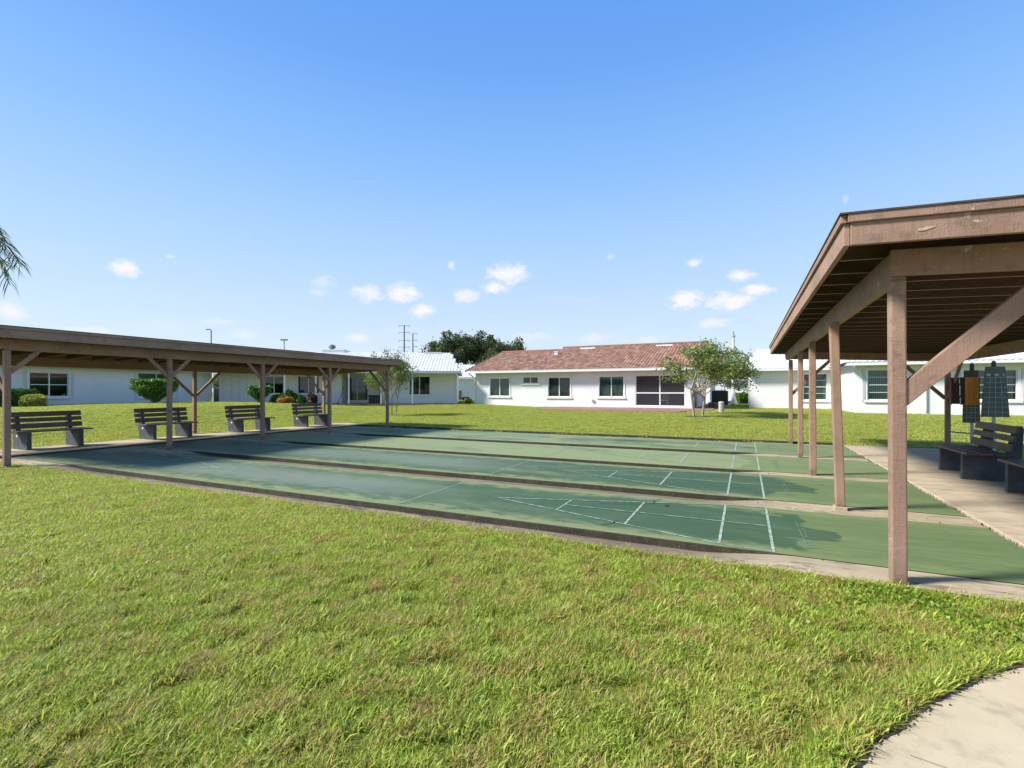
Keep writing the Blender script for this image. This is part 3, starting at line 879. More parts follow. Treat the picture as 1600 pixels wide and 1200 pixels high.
def eave(parent, x0, x1, y, ze, ov, side0=0.0, side1=0.0):
    g = MB(); g.box(x0 - side0, x1 + side1, y - ov - .10, y - ov, ze - .13, ze + .03)
    g.box(x0 - side0, x1 + side1, y - ov - .11, y - ov - .10, ze + .0, ze + .04)
    g.build('eave_gutter', TRIM, parent, bevel=.01)
    so = MB(); so.box(x0 - side0, x1 + side1, y - ov + .002, y + .10, ze - .10, ze - .06)
    so.build('soffit', SOFFIT, parent)

# --- the house with the red tile roof
h = House('red_roof_house', (-3.36 + .42, 39.7 - .2), TH, label='white stucco bungalow with a red clay tile roof and a screened porch', cat='house')
xe = h.X(1082)
WT = 2.98
ops = [h.op(765.5, 796, 591, 619), h.op(817, 840.5, 589, 599), h.op(856.5, 891, 589.5, 620), h.op(936, 974.5, 588, 620), h.op(993, 1070.5, 586, 634.5)]
porch = ops[-1]
wm = wall_mesh(0, xe, 0.0, WT, 12.0, ops)
for yy in (3.0,):
    # porch interior walls: back wall and dividing wall
    wm.quad((porch[0] - .3, 3.0, 0), (xe, 3.0, 0), (xe, 3.0, WT), (porch[0] - .3, 3.0, WT))
    wm.quad((porch[0] - .3, .16, 0), (porch[0] - .3, 3.0, 0), (porch[0] - .3, 3.0, WT), (porch[0] - .3, .16, WT))
wl = build_raw_wall(wm, 'wall', STUCCO, h.e)
m = MB(); m.box(porch[0] - .3, xe - .01, .17, 2.99, .1, porch[2] - .02); m.build('porch_floor', REDPATIO, h.e)
for k, o in enumerate(ops[:4]):
    window(h.e, *o, cols=2, blind='h' if k != 1 else None, bmat=[BLIND, BLIND, BLIND_D, BLIND][k], trim=.10)
# screened porch
a, b_, c, d = porch
fr = MB(); t = .05
fr.box(a, b_, .02, .08, c, c + t); fr.box(a, b_, .02, .08, d - t, d); fr.box(a, a + t, .02, .08, c + t, d - t); fr.box(b_ - t, b_, .02, .08, c + t, d - t)
xm = h.X(1031); zm = h.Z(1031, 614)
fr.box(xm - .04, xm + .04, .02, .08, c + t, d - t); fr.box(a + t, xm - .04, .022, .078, zm - .04, zm + .04); fr.box(xm + .04, b_ - t, .022, .078, zm - .04, zm + .04)
sf = fr.build('screen_frame', TRIM, h.e)
for q in ((a + t, xm - .04), (xm + .04, b_ - t)):
    for z_ in ((c + t, zm - .04), (zm + .04, d - t)):
        g = MB(); g.quad((q[0], .05, z_[0]), (q[1], .05, z_[0]), (q[1], .05, z_[1]), (q[0], .05, z_[1])); g.build('screen', SCREEN, sf)
# side wall screened opening (faces right): dark screened door
m = MB(); m.box(xe + .001, xe + .03, .7, 2.6, .35, 2.45); m.build('side_screen', BLACKM, h.e)
m = MB(); m.box(xe + .001, xe + .05, .6, .7, .25, 2.55); m.box(xe + .001, xe + .05, 2.6, 2.7, .25, 2.55); m.box(xe + .001, xe + .05, .7, 2.6, 1.38, 1.46); m.build('side_screen_frame', TRIM, h.e)
eave(h.e, 0, xe, 0, WT, .55, .5, .5)
m = MB(); tn = []
xb = h.X(856, 3)
RT = WT + .03; pit = .30
tile_slope(m, tn, (-.55, -.62, RT), (1, 0, 0), (0, 1, 0), xb + .55, 6.6, 6.6 * pit, .235, .40)
tile_slope(m, tn, (xb, -.62, RT), (1, 0, 0), (0, 1, 0), xe + .55 - xb, 7.5, 7.5 * pit, .235, .40)
o = raw_build(m, 'roof_tiles', RTILE, h.e, tn); o['kind'] = 'stuff'
m = MB()
def gable(m, x, y0, yr, y1, z0, zr): m.poly([(x, y0, z0), (x, y1, z0), (x, yr, zr)])
gable(m, 0, 0, 6, 12, WT, WT + 6 * pit); gable(m, xe, 0, 6.9, 12, WT, WT + 6.9 * pit)
m.quad((-.55, 6.0, RT + 6.62 * pit), (xb, 6.0, RT + 6.62 * pit), (xb, 12.5, RT), (-.55, 12.5, RT))
m.quad((xb, 6.9, RT + 7.5 * pit), (xe + .55, 6.9, RT + 7.5 * pit), (xe + .55, 12.5, RT), (xb, 12.5, RT))
m.poly([(xb, 5.9, RT + 6.5 * pit), (xb, 6.9, RT + 7.5 * pit), (xb, 8, RT + 6.3 * pit)])
build_raw_wall(m, 'gable', STUCCO, h.e)
m = MB(); m.tube([(-.58, 5.98, RT + 6.6 * pit + .03), (xb, 5.98, RT + 6.6 * pit + .03)], .09, 8); m.tube([(xb - .05, 6.88, RT + 7.5 * pit + .03), (xe + .58, 6.88, RT + 7.5 * pit + .03)], .09, 8)
m.tube([(-.58, -.62, RT + .02), (-.58, 5.98, RT + 6.6 * pit + .02)], .08, 8)
m.build('ridge_tiles', RTILE, h.e)
for px in (918, 1038):
    x = h.X(px, 6); m = MB(); m.box(x - .65, x + .65, 6.0, 6.3, RT + 6.6 * pit + .0, RT + 6.85 * pit + .07); m.build('ridge_vent', TRIM, h.e, bevel=.02)
x = h.X(867.5, 4); m = MB(); m.box(x - .14, x + .14, 4.2, 4.5, RT + 4.8 * pit, RT + 4.8 * pit + .28); m.box(x - .19, x + .19, 4.15, 4.55, RT + 4.8 * pit + .28, RT + 4.8 * pit + .32); m.build('roof_vent', TRIM, h.e)
x = h.X(927); m = MB(); m.tube([(x, -.08, h.Z(927, 626.5)), (x, .0, h.Z(927, 626.5))], .10, 10); m.build('wall_vent', GREYM, h.e)
x = h.X(741); m = MB(); m.tube([(-.35, -.5, WT - .12), (-.1, -.15, WT - .42), (-.02, -.05, WT - .5), (-.02, -.05, .4), (-.2, -.12, .33)], .045, 8); m.build('downspout', TRIM, h.e)
# patio
m = MB()
pf = [h.X(887), xe + .1, xe + 1.3]
m.poly([(pf[0] - .6, -.01, .31), (pf[0] - .6, -4.4, .27), (xe - .35, -4.4, .27), (xe - .35 + .5, -3.0, .28), (xe + 1.3, -1.6, .29), (xe + 1.3, 3.0, .31), (xe + .01, 3.0, .31), (xe + .01, -.01, .31)])
P = m.v[:]
for i in range(len(P)):
    a_, c_ = P[i], P[(i + 1) % len(P)]
    m.quad((a_[0], a_[1], 0), (c_[0], c_[1], 0), (c_[0], c_[1], c_[2]), (a_[0], a_[1], a_[2]))
o = m.build('patio', REDPATIO, loc=h.e.location, rot=(0, 0, TH)); tag(o, 'dull red patio slab in front of the screened porch', kind='structure')
E_house = h; E_xe = xe; E_porch = porch

# --- the white house behind the left shelter's right end
B = (-4.62, 40.4); ang = 0.085; ln = 18.6
A = (B[0] - ln * math.cos(ang), B[1] - ln * math.sin(ang))
h = House('white_tile_house', A, ang, label='white house with white ribbed tile roof and thin porch posts, behind the left shelter', cat='house')
WT = 2.98
o1 = h.op(413, 443, 587.5, 615); o2 = h.op(465, 499, 587.5, 615); xr = h.X(534)
rec = 1.6
# left part flush, right part flush, a recess with the sliding door between
od = h.op(541, 575, 589, 626, rec); o3 = h.op(639, 672, 588, 617)
wm = wall_mesh(0, ln, 0.2, WT, 11.0, [o1, o2, (xr, h.X(597), 0.2, WT - .02), o3])
xl = h.X(597)
# recess back wall with the door opening
cells = [(xr, od[0], .2, WT), (od[1], xl, .2, WT), (od[0], od[1], .2, od[2]), (od[0], od[1], od[3], WT)]
for q in cells: wm.quad((q[0], rec, q[2]), (q[1], rec, q[2]), (q[1], rec, q[3]), (q[0], rec, q[3]))
wm.quad((xr, 0.16, .2), (xr, rec, .2), (xr, rec, WT), (xr, .16, WT)); wm.quad((xl, .16, .2), (xl, rec, .2), (xl, rec, WT), (xl, .16, WT))
build_raw_wall(wm, 'wall', STUCCO, h.e)
g = MB()
for k in range(16):
    x = .3 + k * .62
    if x < xr and not any(q[0] - .12 < x < q[1] + .12 for q in (o1, o2)): g.box(x - .01, x + .01, -.004, .001, .35, WT - .1)
o = g.build('wall_groove', TRIM_G, h.e); o['kind'] = 'stuff'
window(h.e, *o1, cols=2, blind='c', bmat=BLIND_D, trim=.08); window(h.e, *o2, cols=2, blind='v', trim=.08); window(h.e, *o3, cols=2, blind='c', bmat=BLIND_D, trim=.1)
window(h.e, *od, cols=2, blind='v', trim=.06, sill=False, y=rec, name='sliding_door')
m = MB(); m.box(xr - 1.6, ln + .1, -1.75, -.002, .1, .46); m.box(xr + .01, xl - .01, .0, rec - .01, .1, .458)
mp = m.build('porch_slab', CONC_G, h.e)
eave(h.e, 0, ln, 0, WT, 1.6, .4, .4)
m = MB(); tn = []
tile_slope(m, tn, (-.5, -1.7, WT + .03), (1, 0, 0), (0, 1, 0), ln + .95, 6.9, 1.95, .26, .45, clipL=None, clipR=1.0, amp=.026)
tile_slope(m, tn, (ln + .45, -1.7, WT + .03), (0, 1, 0), (-1, 0, 0), 13.0, 1.0, 1.95, .26, .45, clipL=6.9, clipR=6.0, amp=.034)
o = raw_build(m, 'roof_tiles', WTILE, h.e, tn); o['kind'] = 'stuff'
m = MB(); m.quad((-.5, 5.2, WT + 1.97), (ln - .5, 5.2, WT + 1.97), (ln + .4, 11.4, WT), (-.5, 11.4, WT)); m.poly([(-.02, 0, WT), (-.02, 11, WT), (-.02, 5.2, WT + 1.9)])
build_raw_wall(m, 'roof_back', WTILE, h.e)
x = h.X(676, 4); m = MB(); m.box(x - .8, x + .8, 4.6, 4.8, WT + 1.85, WT + 2.02); m.build('ridge_vent', TRIM, h.e)
xa, xb2 = h.X(500, 4.5), h.X(536, 4.5)
m = MB(); m.box(xa, xb2, 5.0, 7.5, WT + 1.5, WT + 2.25); m.build('roof_box', TRIM, h.e, bevel=.03)
x = h.X(519, 6); m = MB(); m.tube([(x, 6, WT + 2.2), (x, 6, WT + 2.4), (x, 6, WT + 2.46), (x, 6, WT + 2.66), (x, 6, WT + 2.76)], [.2, .2, .34, .28, .08], 12); m.build('turbine_vent', plain('green_grey_metal', (.10, .16, .13), .6), h.e)
for px in (445, 493.5, 545, 595.5, 644.5):
    x = h.X(px, -1.55); zt = h.Z(px, 631, -1.55); m = MB(); m.box(x - .055, x + .055, -1.6, -1.5, .3, WT - .1); m.build('porch_post', TRIM, h.e)
m = MB(); m.tube([(ln + .05, -.05, WT - .2), (ln + .05, -.05, .55)], .05, 8); m.build('downspout', TRIM, h.e)
M_house = h
# things on its porch
def at_house(hh, px, off, z): 
    x = hh.X(px, off); c, s_ = math.cos(hh.ang), math.sin(hh.ang)
    return (hh.p1[0] + x * c - off * s_, hh.p1[1] + x * s_ + off * c, z)
zp = .46
p = at_house(M_house, 585, -.5, zp)
e = empty('storage_box', p, M_house.ang, label='black storage box beside the sliding door of the porch', cat='storage box')
one_box('body', BLACKM, e, -.42, .42, -.25, .25, 0, .58, bevel=.02); one_box('lid', BLACKM, e, -.45, .45, -.28, .28, .585, .66, bevel=.02)
p0 = at_house(M_house, 528, -.55, zp); p1 = at_house(M_house, 536, -.1, 1.62)
m = MB(); m.tube([p0, p1], .02, 6)
m.bar((p0[0] - .12, p0[1], p0[2] + .03), (p0[0] + .12, p0[1], p0[2] + .03), .04, .06)
m.tube([(p1[0], p1[1], p1[2]), (p1[0] + .06, p1[1], p1[2] + .06)], .03, 6)
tag(m.build('push_broom', BLACKM), 'dark long-handled broom leaning on the white porch wall', 'broom')

# --- the white house on the far left, facing the courts
P2 = (-23.5, 38.4); d = Vector((3.55, 11.6, 0)).normalized()
P1 = (P2[0] - d.x * 20, P2[1] - d.y * 20)
ang = math.atan2(d.y, d.x)
h = House('left_white_house', P1, ang, label='long white house behind the left shelter with two paired windows', cat='house')
WT = 2.98
oa = h.op(45.5, 107.5, 582, 620); ob = h.op(215.5, 272, 583, 620)
wm = wall_mesh(0, 20, 0.2, WT, 10, [oa, ob]); build_raw_wall(wm, 'wall', STUCCO, h.e)
for o_ in (oa, ob): window(h.e, *o_, cols=2, mid=True, blind=None if o_ is oa else 'h', trim=.10, shutters=True)
eave(h.e, 0, 20, 0, WT, .5, .4, .4)
m = MB(); tn = []
tile_slope(m, tn, (-.5, -.6, WT + .03), (1, 0, 0), (0, 1, 0), 20.95, 5.6, 1.6, .26, .45)
o = raw_build(m, 'roof_tiles', WTILE, h.e, tn); o['kind'] = 'stuff'
m = MB(); m.quad((-.5, 5, WT + 1.62), (20.4, 5, WT + 1.62), (20.4, 10.4, WT), (-.5, 10.4, WT)); gable(m, 0, 0, 5, 10, WT, WT + 1.6); gable(m, 20, 0, 5, 10, WT, WT + 1.6)
build_raw_wall(m, 'gable', STUCCO, h.e)
m = MB(); m.tube([(19.8, -.06, WT - .2), (19.8, -.06, .45), (19.9, -.25, .38)], .045, 8); m.build('downspout', TRIM, h.e)
L_house = h

# --- the white house on the right: a rear wing and a front wing
h = House('right_white_house', (16.85, 34.9), TH, label='white house with white barrel tile roof behind the right shelter', cat='house')
WT = 2.98
oc = h.op(1255, 1292, 584, 625)
wm = wall_mesh(0, 7, .2, WT, 11, [oc]); build_raw_wall(wm, 'wall', STUCCO, h.e)
window(h.e, *oc, cols=1, mid=True, blind='h', trim=.08, muntin=4)
eave(h.e, 0, 5.1, 0, WT, .5, .45, 0)
m = MB(); tn = []
tile_slope(m, tn, (-.5, -.6, WT + .03), (1, 0, 0), (0, 1, 0), 12, 6, 1.75, .27, .45, clipL=1.2, amp=.036)
tile_slope(m, tn, (-.5, 11.4, WT + .03), (0, -1, 0), (1, 0, 0), 12, 1.2, 1.75, .27, .45, clipL=6, clipR=6, amp=.034)
o = raw_build(m, 'roof_tiles', WTILE, h.e, tn); o['kind'] = 'stuff'
# front wing, in the same frame
fx, fy = h.X(1337, -7.0), 0
q1 = (18.9, 27.0); lx = (q1[0] - h.p1[0]) * UX.x + (q1[1] - h.p1[1]) * UX.y; ly = (q1[0] - h.p1[0]) * UY.x + (q1[1] - h.p1[1]) * UY.y
def opw(x0, x1, y0, y1): return h.op(x0, x1, y0, y1, ly)
o5 = opw(1355, 1392, 577.5, 625); o6 = opw(1506, 1590, 577.5, 625)
fw = MB()
wm = wall_mesh(lx, lx + 20, .1, WT, 4, [o5, o6], y=ly); build_raw_wall(wm, 'wall', STUCCO, h.e)
window(h.e, *o5, cols=1, mid=True, blind='v', trim=.10, y=ly, shutters=True, muntin=4, bmat=BLIND)
window(h.e, *o6, cols=2, mid=False, blind='v', trim=.12, y=ly, muntin=4, bmat=BLIND, shutters=True)
g = MB(); g.box(lx - .5, lx + 20, ly - .6, ly - .5, WT - .13, WT + .03); g.build('eave_gutter', TRIM, h.e)
g = MB(); g.box(lx - .5, lx + 20, ly - .498, ly + .1, WT - .10, WT - .06); g.build('soffit', SOFFIT, h.e)
m = MB(); tn = []
tile_slope(m, tn, (lx - .55, ly - .62, WT + .035), (1, 0, 0), (0, 1, 0), 21, 7, 2.0, .27, .45, clipL=1.3, amp=.036)
tile_slope(m, tn, (lx - .55, ly + 13, WT + .035), (0, -1, 0), (1, 0, 0), 13.6, 1.3, 2.0, .27, .45, clipL=6.6, clipR=7, amp=.034)
o = raw_build(m, 'roof_tiles', WTILE, h.e, tn); o['kind'] = 'stuff'
x = h.X(1446, ly); m = MB(); m.tube([(x + .35, ly - .5, WT - .1), (x + .2, ly - .3, WT - .3), (x, ly - .06, WT - .5), (x, ly - .06, .4)], .045, 8); m.build('downspout', TRIM, h.e)
R_house = h

# --- small house seen through the gap between the two middle houses
h = House('gap_house', (-6.6, 58.0), -0.05, label='small white house seen through the gap between the red roof and white roof houses', cat='house')
WT2 = zat(583, 58)
og = (h.X(712), h.X(726), zat(604, 58), zat(597.5, 58)); odr = (h.X(712), h.X(720.5), zat(617, 58), zat(605, 58))
wm = wall_mesh(-3, 5.0, .2, WT2 - .6, 8, [og]); build_raw_wall(wm, 'wall', STUCCO, h.e)
window(h.e, *og, cols=2, blind=None, trim=.05, sill=False)
m = MB(); tn = []
tile_slope(m, tn, (-3.5, -.6, WT2 - .55), (1, 0, 0), (0, 1, 0), 9.0, 4, 1.7, .3, .5)
o = raw_build(m, 'roof_tiles', WTILE, h.e, tn); o['kind'] = 'stuff'
eave(h.e, -3, 5, 0, WT2 - .6, .5, .4, .4)
p = at_house(h, 716.5, -2.0, tw(-6, 56))
def ac_unit(loc, rz, w_, d_, ht, label, material=GREYM):
    e = empty('air_conditioner', loc, rz, label=label, cat='air conditioner', group='air conditioners beside the houses')
    one_box('casing', material, e, -w_ / 2, w_ / 2, -d_ / 2, d_ / 2, .06, ht, bevel=.03)
    m = MB(); m.box(-w_ / 2 - .05, w_ / 2 + .05, -d_ / 2 - .05, d_ / 2 + .05, -.15, .055); m.build('pad', CONC, e)
    m = MB(); n_ = max(6, int(ht / .06))
    for k in range(n_):
        z_ = .12 + (ht - .2) * k / n_
        m.box(-w_ / 2 + .05, w_ / 2 - .05, -d_ / 2 - .015, -d_ / 2 - .002, z_, z_ + .02)
    m.build('louvre', BLACKM, e)
    m = MB(); m.tube([(0, 0, ht), (0, 0, ht + .03)], [w_ * .38, w_ * .36], 14); m.build('fan_grille', BLACKM, e)
    return e
ac_unit(p, 0, .75, .6, 1.15, 'grey air conditioner in the gap between the middle houses')
p = at_house(h, 727, -3.0, tw(-5.5, 55))
m = MB()
e = empty('garden_cart', p, .3, label='dark low cart with clutter on the walk in the gap', cat='cart')
one_box('tray', BLACKM, e, -.4, .4, -.25, .25, .22, .38, bevel=.02)
for sx_ in (-.28, .28):
    m = MB(); m.tube([(sx_, -.3, .16), (sx_, -.24, .16)], .15, 12); m.build('wheel', BLACKM, e)
m = MB(); m.tube([(-.4, -.1, .35), (-.7, -.1, .75)], .02, 6); m.tube([(-.4, .1, .35), (-.7, .1, .75)], .02, 6); m.tube([(-.7, -.1, .75), (-.7, .1, .75)], .02, 6); m.build('handle', GREYM, e)

# --- far white house between the left house and the ribbed one
h = House('far_left_house', (-36.5, 60.0), 0.0, label='distant white house between the two houses behind the left shelter', cat='house')
wm = wall_mesh(0, 12, .2, zat(584, 60), 8, [(5.1, 6.1, 1.3, 2.2)]); build_raw_wall(wm, 'wall', STUCCO, h.e)
window(h.e, 5.1, 6.1, 1.3, 2.2, cols=2, blind=None)
m = MB(); tn = []; tile_slope(m, tn, (-.5, -.6, zat(584, 60) + .03), (1, 0, 0), (0, 1, 0), 13, 4.5, 1.0, .3, .5); o = raw_build(m, 'roof_tiles', WTILE, h.e, tn); o['kind'] = 'stuff'
p = at_house(L_house, 337, 3.0, tw(-24, 42))
ac_unit((-23.9, 40.3, tw(-23.9, 40.3)), .3, .85, .8, 1.35, 'dark air conditioner at the end of the left white house')
ac_unit((-27.8, 51.0, tw(-27, 51)), 0, .9, .8, .9, 'low dark air conditioner beside the rounded small tree', BLACKM)

# --- buildings seen between the red roof house and the right one
h = House('far_middle_house', (17.2, 48.0), TH, label='distant white house with two narrow windows beyond the blossoming tree', cat='house')
wm = wall_mesh(-6.0, 2.0, .2, zat(570, 48), 9, [(-1.9, -.9, 2.0, 3.1), (.3, .9, 1.2, 3.1)]); build_raw_wall(wm, 'wall', STUCCO, h.e)
window(h.e, -1.9, -.9, 2.0, 3.1, cols=1, blind=None); window(h.e, .3, .9, 1.2, 3.1, cols=1, blind=None)
m = MB(); m.box(-6.4, 2.4, -.5, 9, zat(570, 48) + .01, zat(570, 48) + .2); m.build('roof', TRIM, h.e)
h = House('red_house', (26.6, 58.0), TH, label='distant house with a reddish tile roof past the right house corner', cat='house')
wm = wall_mesh(-1.5, 8, .2, 2.7, 8, [(1, 2, 1.2, 2.2)]); build_raw_wall(wm, 'wall', STUCCO, h.e)
window(h.e, 1, 2, 1.2, 2.2, cols=2, blind=None)
m = MB(); tn = []; tile_slope(m, tn, (-1.9, -.6, 2.72), (1, 0, 0), (0, 1, 0), 11, 5, 1.9, .3, .5); o = raw_build(m, 'roof_tiles', RTILE, h.e, tn); o['kind'] = 'stuff'

# AC units and boxes at the right end of the red roof house
def on(px, d): return ((px - 800) / F * d, d)
x, y = on(1125, 35.0); ac_unit((x, y, tw(x, y) + .18), TH, 1.05, .8, 1.05, 'black air conditioner on a stand at the right end of the red roof house', BLACKM)
x, y = on(1112.5, 34.3)
e = empty('equipment_box', (x, y, tw(x, y)), TH, label='low dull red box in front of the black air conditioner', cat='box')
one_box('body', plain('rusty_red', (.20, .07, .05), .7), e, -.24, .24, -.2, .2, 0, .38, bevel=.03); one_box('lid', plain('rusty_lid', (.28, .13, .10), .7), e, -.26, .26, -.22, .22, .385, .42)
x, y = on(1123, 34.0)
e = empty('utility_box', (x, y, tw(x, y)), TH, label='low grey utility box in front of the black air conditioner', cat='box')
one_box('body', plain('dull_olive', (.16, .15, .12), .7), e, -.26, .26, -.2, .2, 0, .34, bevel=.03); one_box('cap', GREYM, e, -.28, .28, -.22, .22, .345, .38)

BACKING = plain('dark_backing_panel', (.085, .09, .08), .9, .2, 1)  # dark panels added behind the windows to hide the sunlit rear walls
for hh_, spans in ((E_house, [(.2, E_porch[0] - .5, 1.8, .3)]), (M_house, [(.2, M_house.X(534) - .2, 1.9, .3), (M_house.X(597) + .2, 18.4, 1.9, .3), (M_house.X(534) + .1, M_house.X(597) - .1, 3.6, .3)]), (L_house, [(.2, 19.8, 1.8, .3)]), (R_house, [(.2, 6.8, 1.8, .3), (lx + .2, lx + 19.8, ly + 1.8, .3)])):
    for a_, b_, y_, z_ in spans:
        m = MB(); m.box(a_, b_, y_, y_ + .1, z_, 2.9); m.build('dark_window_backing', BACKING, hh_.e)
# ------------------------------------------------------------ the shelters
def shelter(name, label, xf, xb, dirn, y0, y1, ovf, ovb, posts_f, posts_b, zb, mt, spacing, frame_y):
    """xf/xb: front and rear beam lines; dirn +1: the rear lies to the right"""
    e = empty(name, W(xf, y0, 0), TH, label=label, cat='shelter', group='open timber bench shelters')
    def bx(nm, X0, X1, Y0, Y1, z0, z1, mm=mt, bev=.005, seg=0):
        m = MB(); m.box(X0 - xf, X1 - xf, Y0 - y0, Y1 - y0, z0, z1); return m.build(nm, mm, e, bevel=bev)
    sl = -0.036          # roof falls towards the rear
    def zr(X): return zb + .235 + sl * abs(X - xf)
    D = dirn
    # posts
    for (Y, lean, w_, dx, z0) in posts_f:
        m = MB(); hw = w_ / 2; X = dx
        zt = zb - .002
        m.hexa([(X - hw, Y - y0 - hw, z0), (X + hw, Y - y0 - hw, z0), (X + hw, Y - y0 + hw, z0), (X - hw, Y - y0 + hw, z0),
                (X - hw + lean, Y - y0 - hw, zt), (X + hw + lean, Y - y0 - hw, zt), (X + hw + lean, Y - y0 + hw, zt), (X - hw + lean, Y - y0 + hw, zt)])
        m.build('post', mt, e, bevel=.012)
        m = MB(); m.box(X - hw - .02, X + hw + .02, Y - y0 - hw - .02, Y - y0 + hw + .02, -.02, z0 - .001); m.build('post_base', CONC_B, e, bevel=.01)
    zbb = zb + sl * abs(xb - xf)
    for Y in posts_b:
        m = MB(); m.box(xb - xf - .052, xb - xf + .052, Y - y0 - .052, Y - y0 + .052, -.05, zbb - .002); m.build('post', mt, e, bevel=.012)
    # long beams
    bx('beam', xf - .045, xf + .045, frame_y[0] - .028, frame_y[-1] + .028, zb, zb + .23)
    bx('beam', xb - .045, xb + .045, frame_y[0] - .028, frame_y[-1] + .028, zbb - .03, zbb + .20)
    # end cross beams
    for Y in frame_y:
        yy = Y - y0
        for s_ in (-1,) if Y == frame_y[0] else (1,):
            Y_ = yy + s_ * .050
            m = MB(); m.hexa([(-.06 * D, Y_ - .02, zb + .03), (xb - xf + .06 * D, Y_ - .02, zbb + .0), (xb - xf + .06 * D, Y_ + .02, zbb + .0), (-.06 * D, Y_ + .02, zb + .03),
                               (-.06 * D, Y_ - .02, zb + .232), (xb - xf + .06 * D, Y_ - .02, zbb + .2), (xb - xf + .06 * D, Y_ + .02, zbb + .2), (-.06 * D, Y_ + .02, zb + .232)])
            m.build('cross_beam', mt, e, bevel=.004)
    # rafters
    xo0, xo1 = xf - D * ovf, xb + D * ovb
    n_ = int((y1 - y0 - .2) / spacing)
    rm = None
    for k in range(n_ + 1):
        Y = .1 + k * (y1 - y0 - .2) / n_
        if rm is None:
            m = MB(); a0, a1 = -D * (ovf - .05), xb - xf + D * (ovb - .05)
            z0_, z1_ = zr(xo0) , zr(xo1)
            zA = zb + .236 - sl * (ovf - .05); zB = zb + .236 + sl * (abs(xb - xf) + ovb - .05)
            m.hexa([(a0, -.019, zA), (a1, -.019, zB), (a1, .019, zB), (a0, .019, zA), (a0, -.019, zA + .125), (a1, -.019, zB + .125), (a1, .019, zB + .125), (a0, .019, zA + .125)])
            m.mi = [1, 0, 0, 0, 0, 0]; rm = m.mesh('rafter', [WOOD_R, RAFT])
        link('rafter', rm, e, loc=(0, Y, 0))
    # deck
    X0, X1 = -D * (ovf - .02), xb - xf + D * (ovb - .02)
    zA = zb + .365 - sl * (ovf - .02); zB = zb + .365 + sl * (abs(xb - xf) + ovb - .02)
    m = MB(); m.hexa([(X0, .02, zA), (X1, .02, zB), (X1, y1 - y0 - .02, zB), (X0, y1 - y0 - .02, zA), (X0, .02, zA + .02), (X1, .02, zB + .02), (X1, y1 - y0 - .02, zB + .02), (X0, y1 - y0 - .02, zA + .02)])
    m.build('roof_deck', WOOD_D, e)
    m = MB(); X0 -= D * .07; X1 += D * .07
    m.hexa([(X0, -.05, zA + .062), (X1, -.05, zB + .062), (X1, y1 - y0 + .05, zB + .062), (X0, y1 - y0 + .05, zA + .062), (X0, -.05, zA + .074), (X1, -.05, zB + .074), (X1, y1 - y0 + .05, zB + .074), (X0, y1 - y0 + .05, zA + .074)])
    m.build('roofing', ROOFING, e)
    # fascias: a wide board and a narrower trim board above it
    def fas(nm, X0, X1, Ya, Yb, off0, off1, zl, zh):
        # X0..X1 along the slope
        def zz(X): return sl * (D * X)     # X relative to the front beam
        m = MB()
        m.hexa([(X0, Ya, zz(X0) + zl), (X1, Ya, zz(X1) + zl), (X1, Yb, zz(X1) + zl), (X0, Yb, zz(X0) + zl), (X0, Ya, zz(X0) + zh), (X1, Ya, zz(X1) + zh), (X1, Yb, zz(X1) + zh), (X0, Yb, zz(X0) + zh)])
        m.build(nm, mt, e, bevel=.004)
    xa, xc = -D * ovf, xb - xf + D * ovb
    lo, md_, hi = zb + .20, zb + .345, zb + .425
    L = y1 - y0
    segs = [0, L * .36, L * .70, L]
    for i in range(3):
        q = .0015
        fas('fascia', xa - .02, xa + .02, segs[i] + q, segs[i + 1] - q, 0, 0, lo, md_ + .02)
        fas('fascia', xc - .02, xc + .02, segs[i] + q, segs[i + 1] - q, 0, 0, lo, md_ + .02)
        t_ = -D * .022
        fas('trim_board', xa + t_ - .02 - .0, xa + t_ + .02, segs[i] + q - (.02 if i == 0 else 0), segs[i + 1] - q, 0, 0, md_ + .0205, hi)
    for Yq, s_ in ((0, -1), (L, 1)):
        fas('fascia', xa + D * .022, xc - D * .022, Yq - .02, Yq + .02, 0, 0, lo, md_ + .02)
        mid_ = xa + (xc - xa) * .28
        fas('trim_board', xa + D * .002, mid_ - D * .002, Yq - .02 + s_ * .022, Yq + .02 + s_ * .022, 0, 0, md_ + .0205, hi)
        fas('trim_board', mid_, xc - D * .002, Yq - .02 + s_ * .022, Yq + .02 + s_ * .022, 0, 0, md_ + .0205, hi)
    def brace(a, b_, w_=.09, up=None):
        m = MB(); a = Vector(a); b_ = Vector(b_)
        d_ = (b_ - a).normalized(); side = Vector((0, 1, 0)) if abs(d_.y) < .1 else Vector((1, 0, 0))
        m.bar(a, b_, .045 if w_ < .1 else .075, w_, up=d_.cross(side))
        m.build('brace', mt, e, bevel=.005)
    return e, brace, zbb
e, brace, zbb = shelter('left_shelter', 'long brown timber shelter over the row of four benches on the left', -13.25, -17.0, -1, 4.02, 16.42, .40, .42,
    [(4.5, 0, .104, 0, -.004), (7.55, 0, .102, 0, -.004), (10.22, 0, .102, 0, -.004), (12.88, 0, .102, 0, -.004), (15.98, 0, .102, 0, -.004)], [4.5, 10.5, 16.2], 2.30, WOOD_L, .60, (4.5, 16.0))
for Y, sides in ((4.5, (1,)), (7.55, (-1, 1)), (10.22, (-1, 1)), (12.88, (-1, 1)), (15.98, (-1,))):
    for s_ in sides:
        brace((0, Y - 4.02 + s_ * .05, 1.86), (0, Y - 4.02 + s_ * .50, 2.325), .085)
for Y, sides in ((4.5, (1,)), (10.5, (-1, 1)), (16.2, (-1,))):
    for s_ in sides: brace((-3.75, Y - 4.02 + s_ * .05, 1.32), (-3.75, Y - 4.02 + s_ * .95, 2.19), .085)
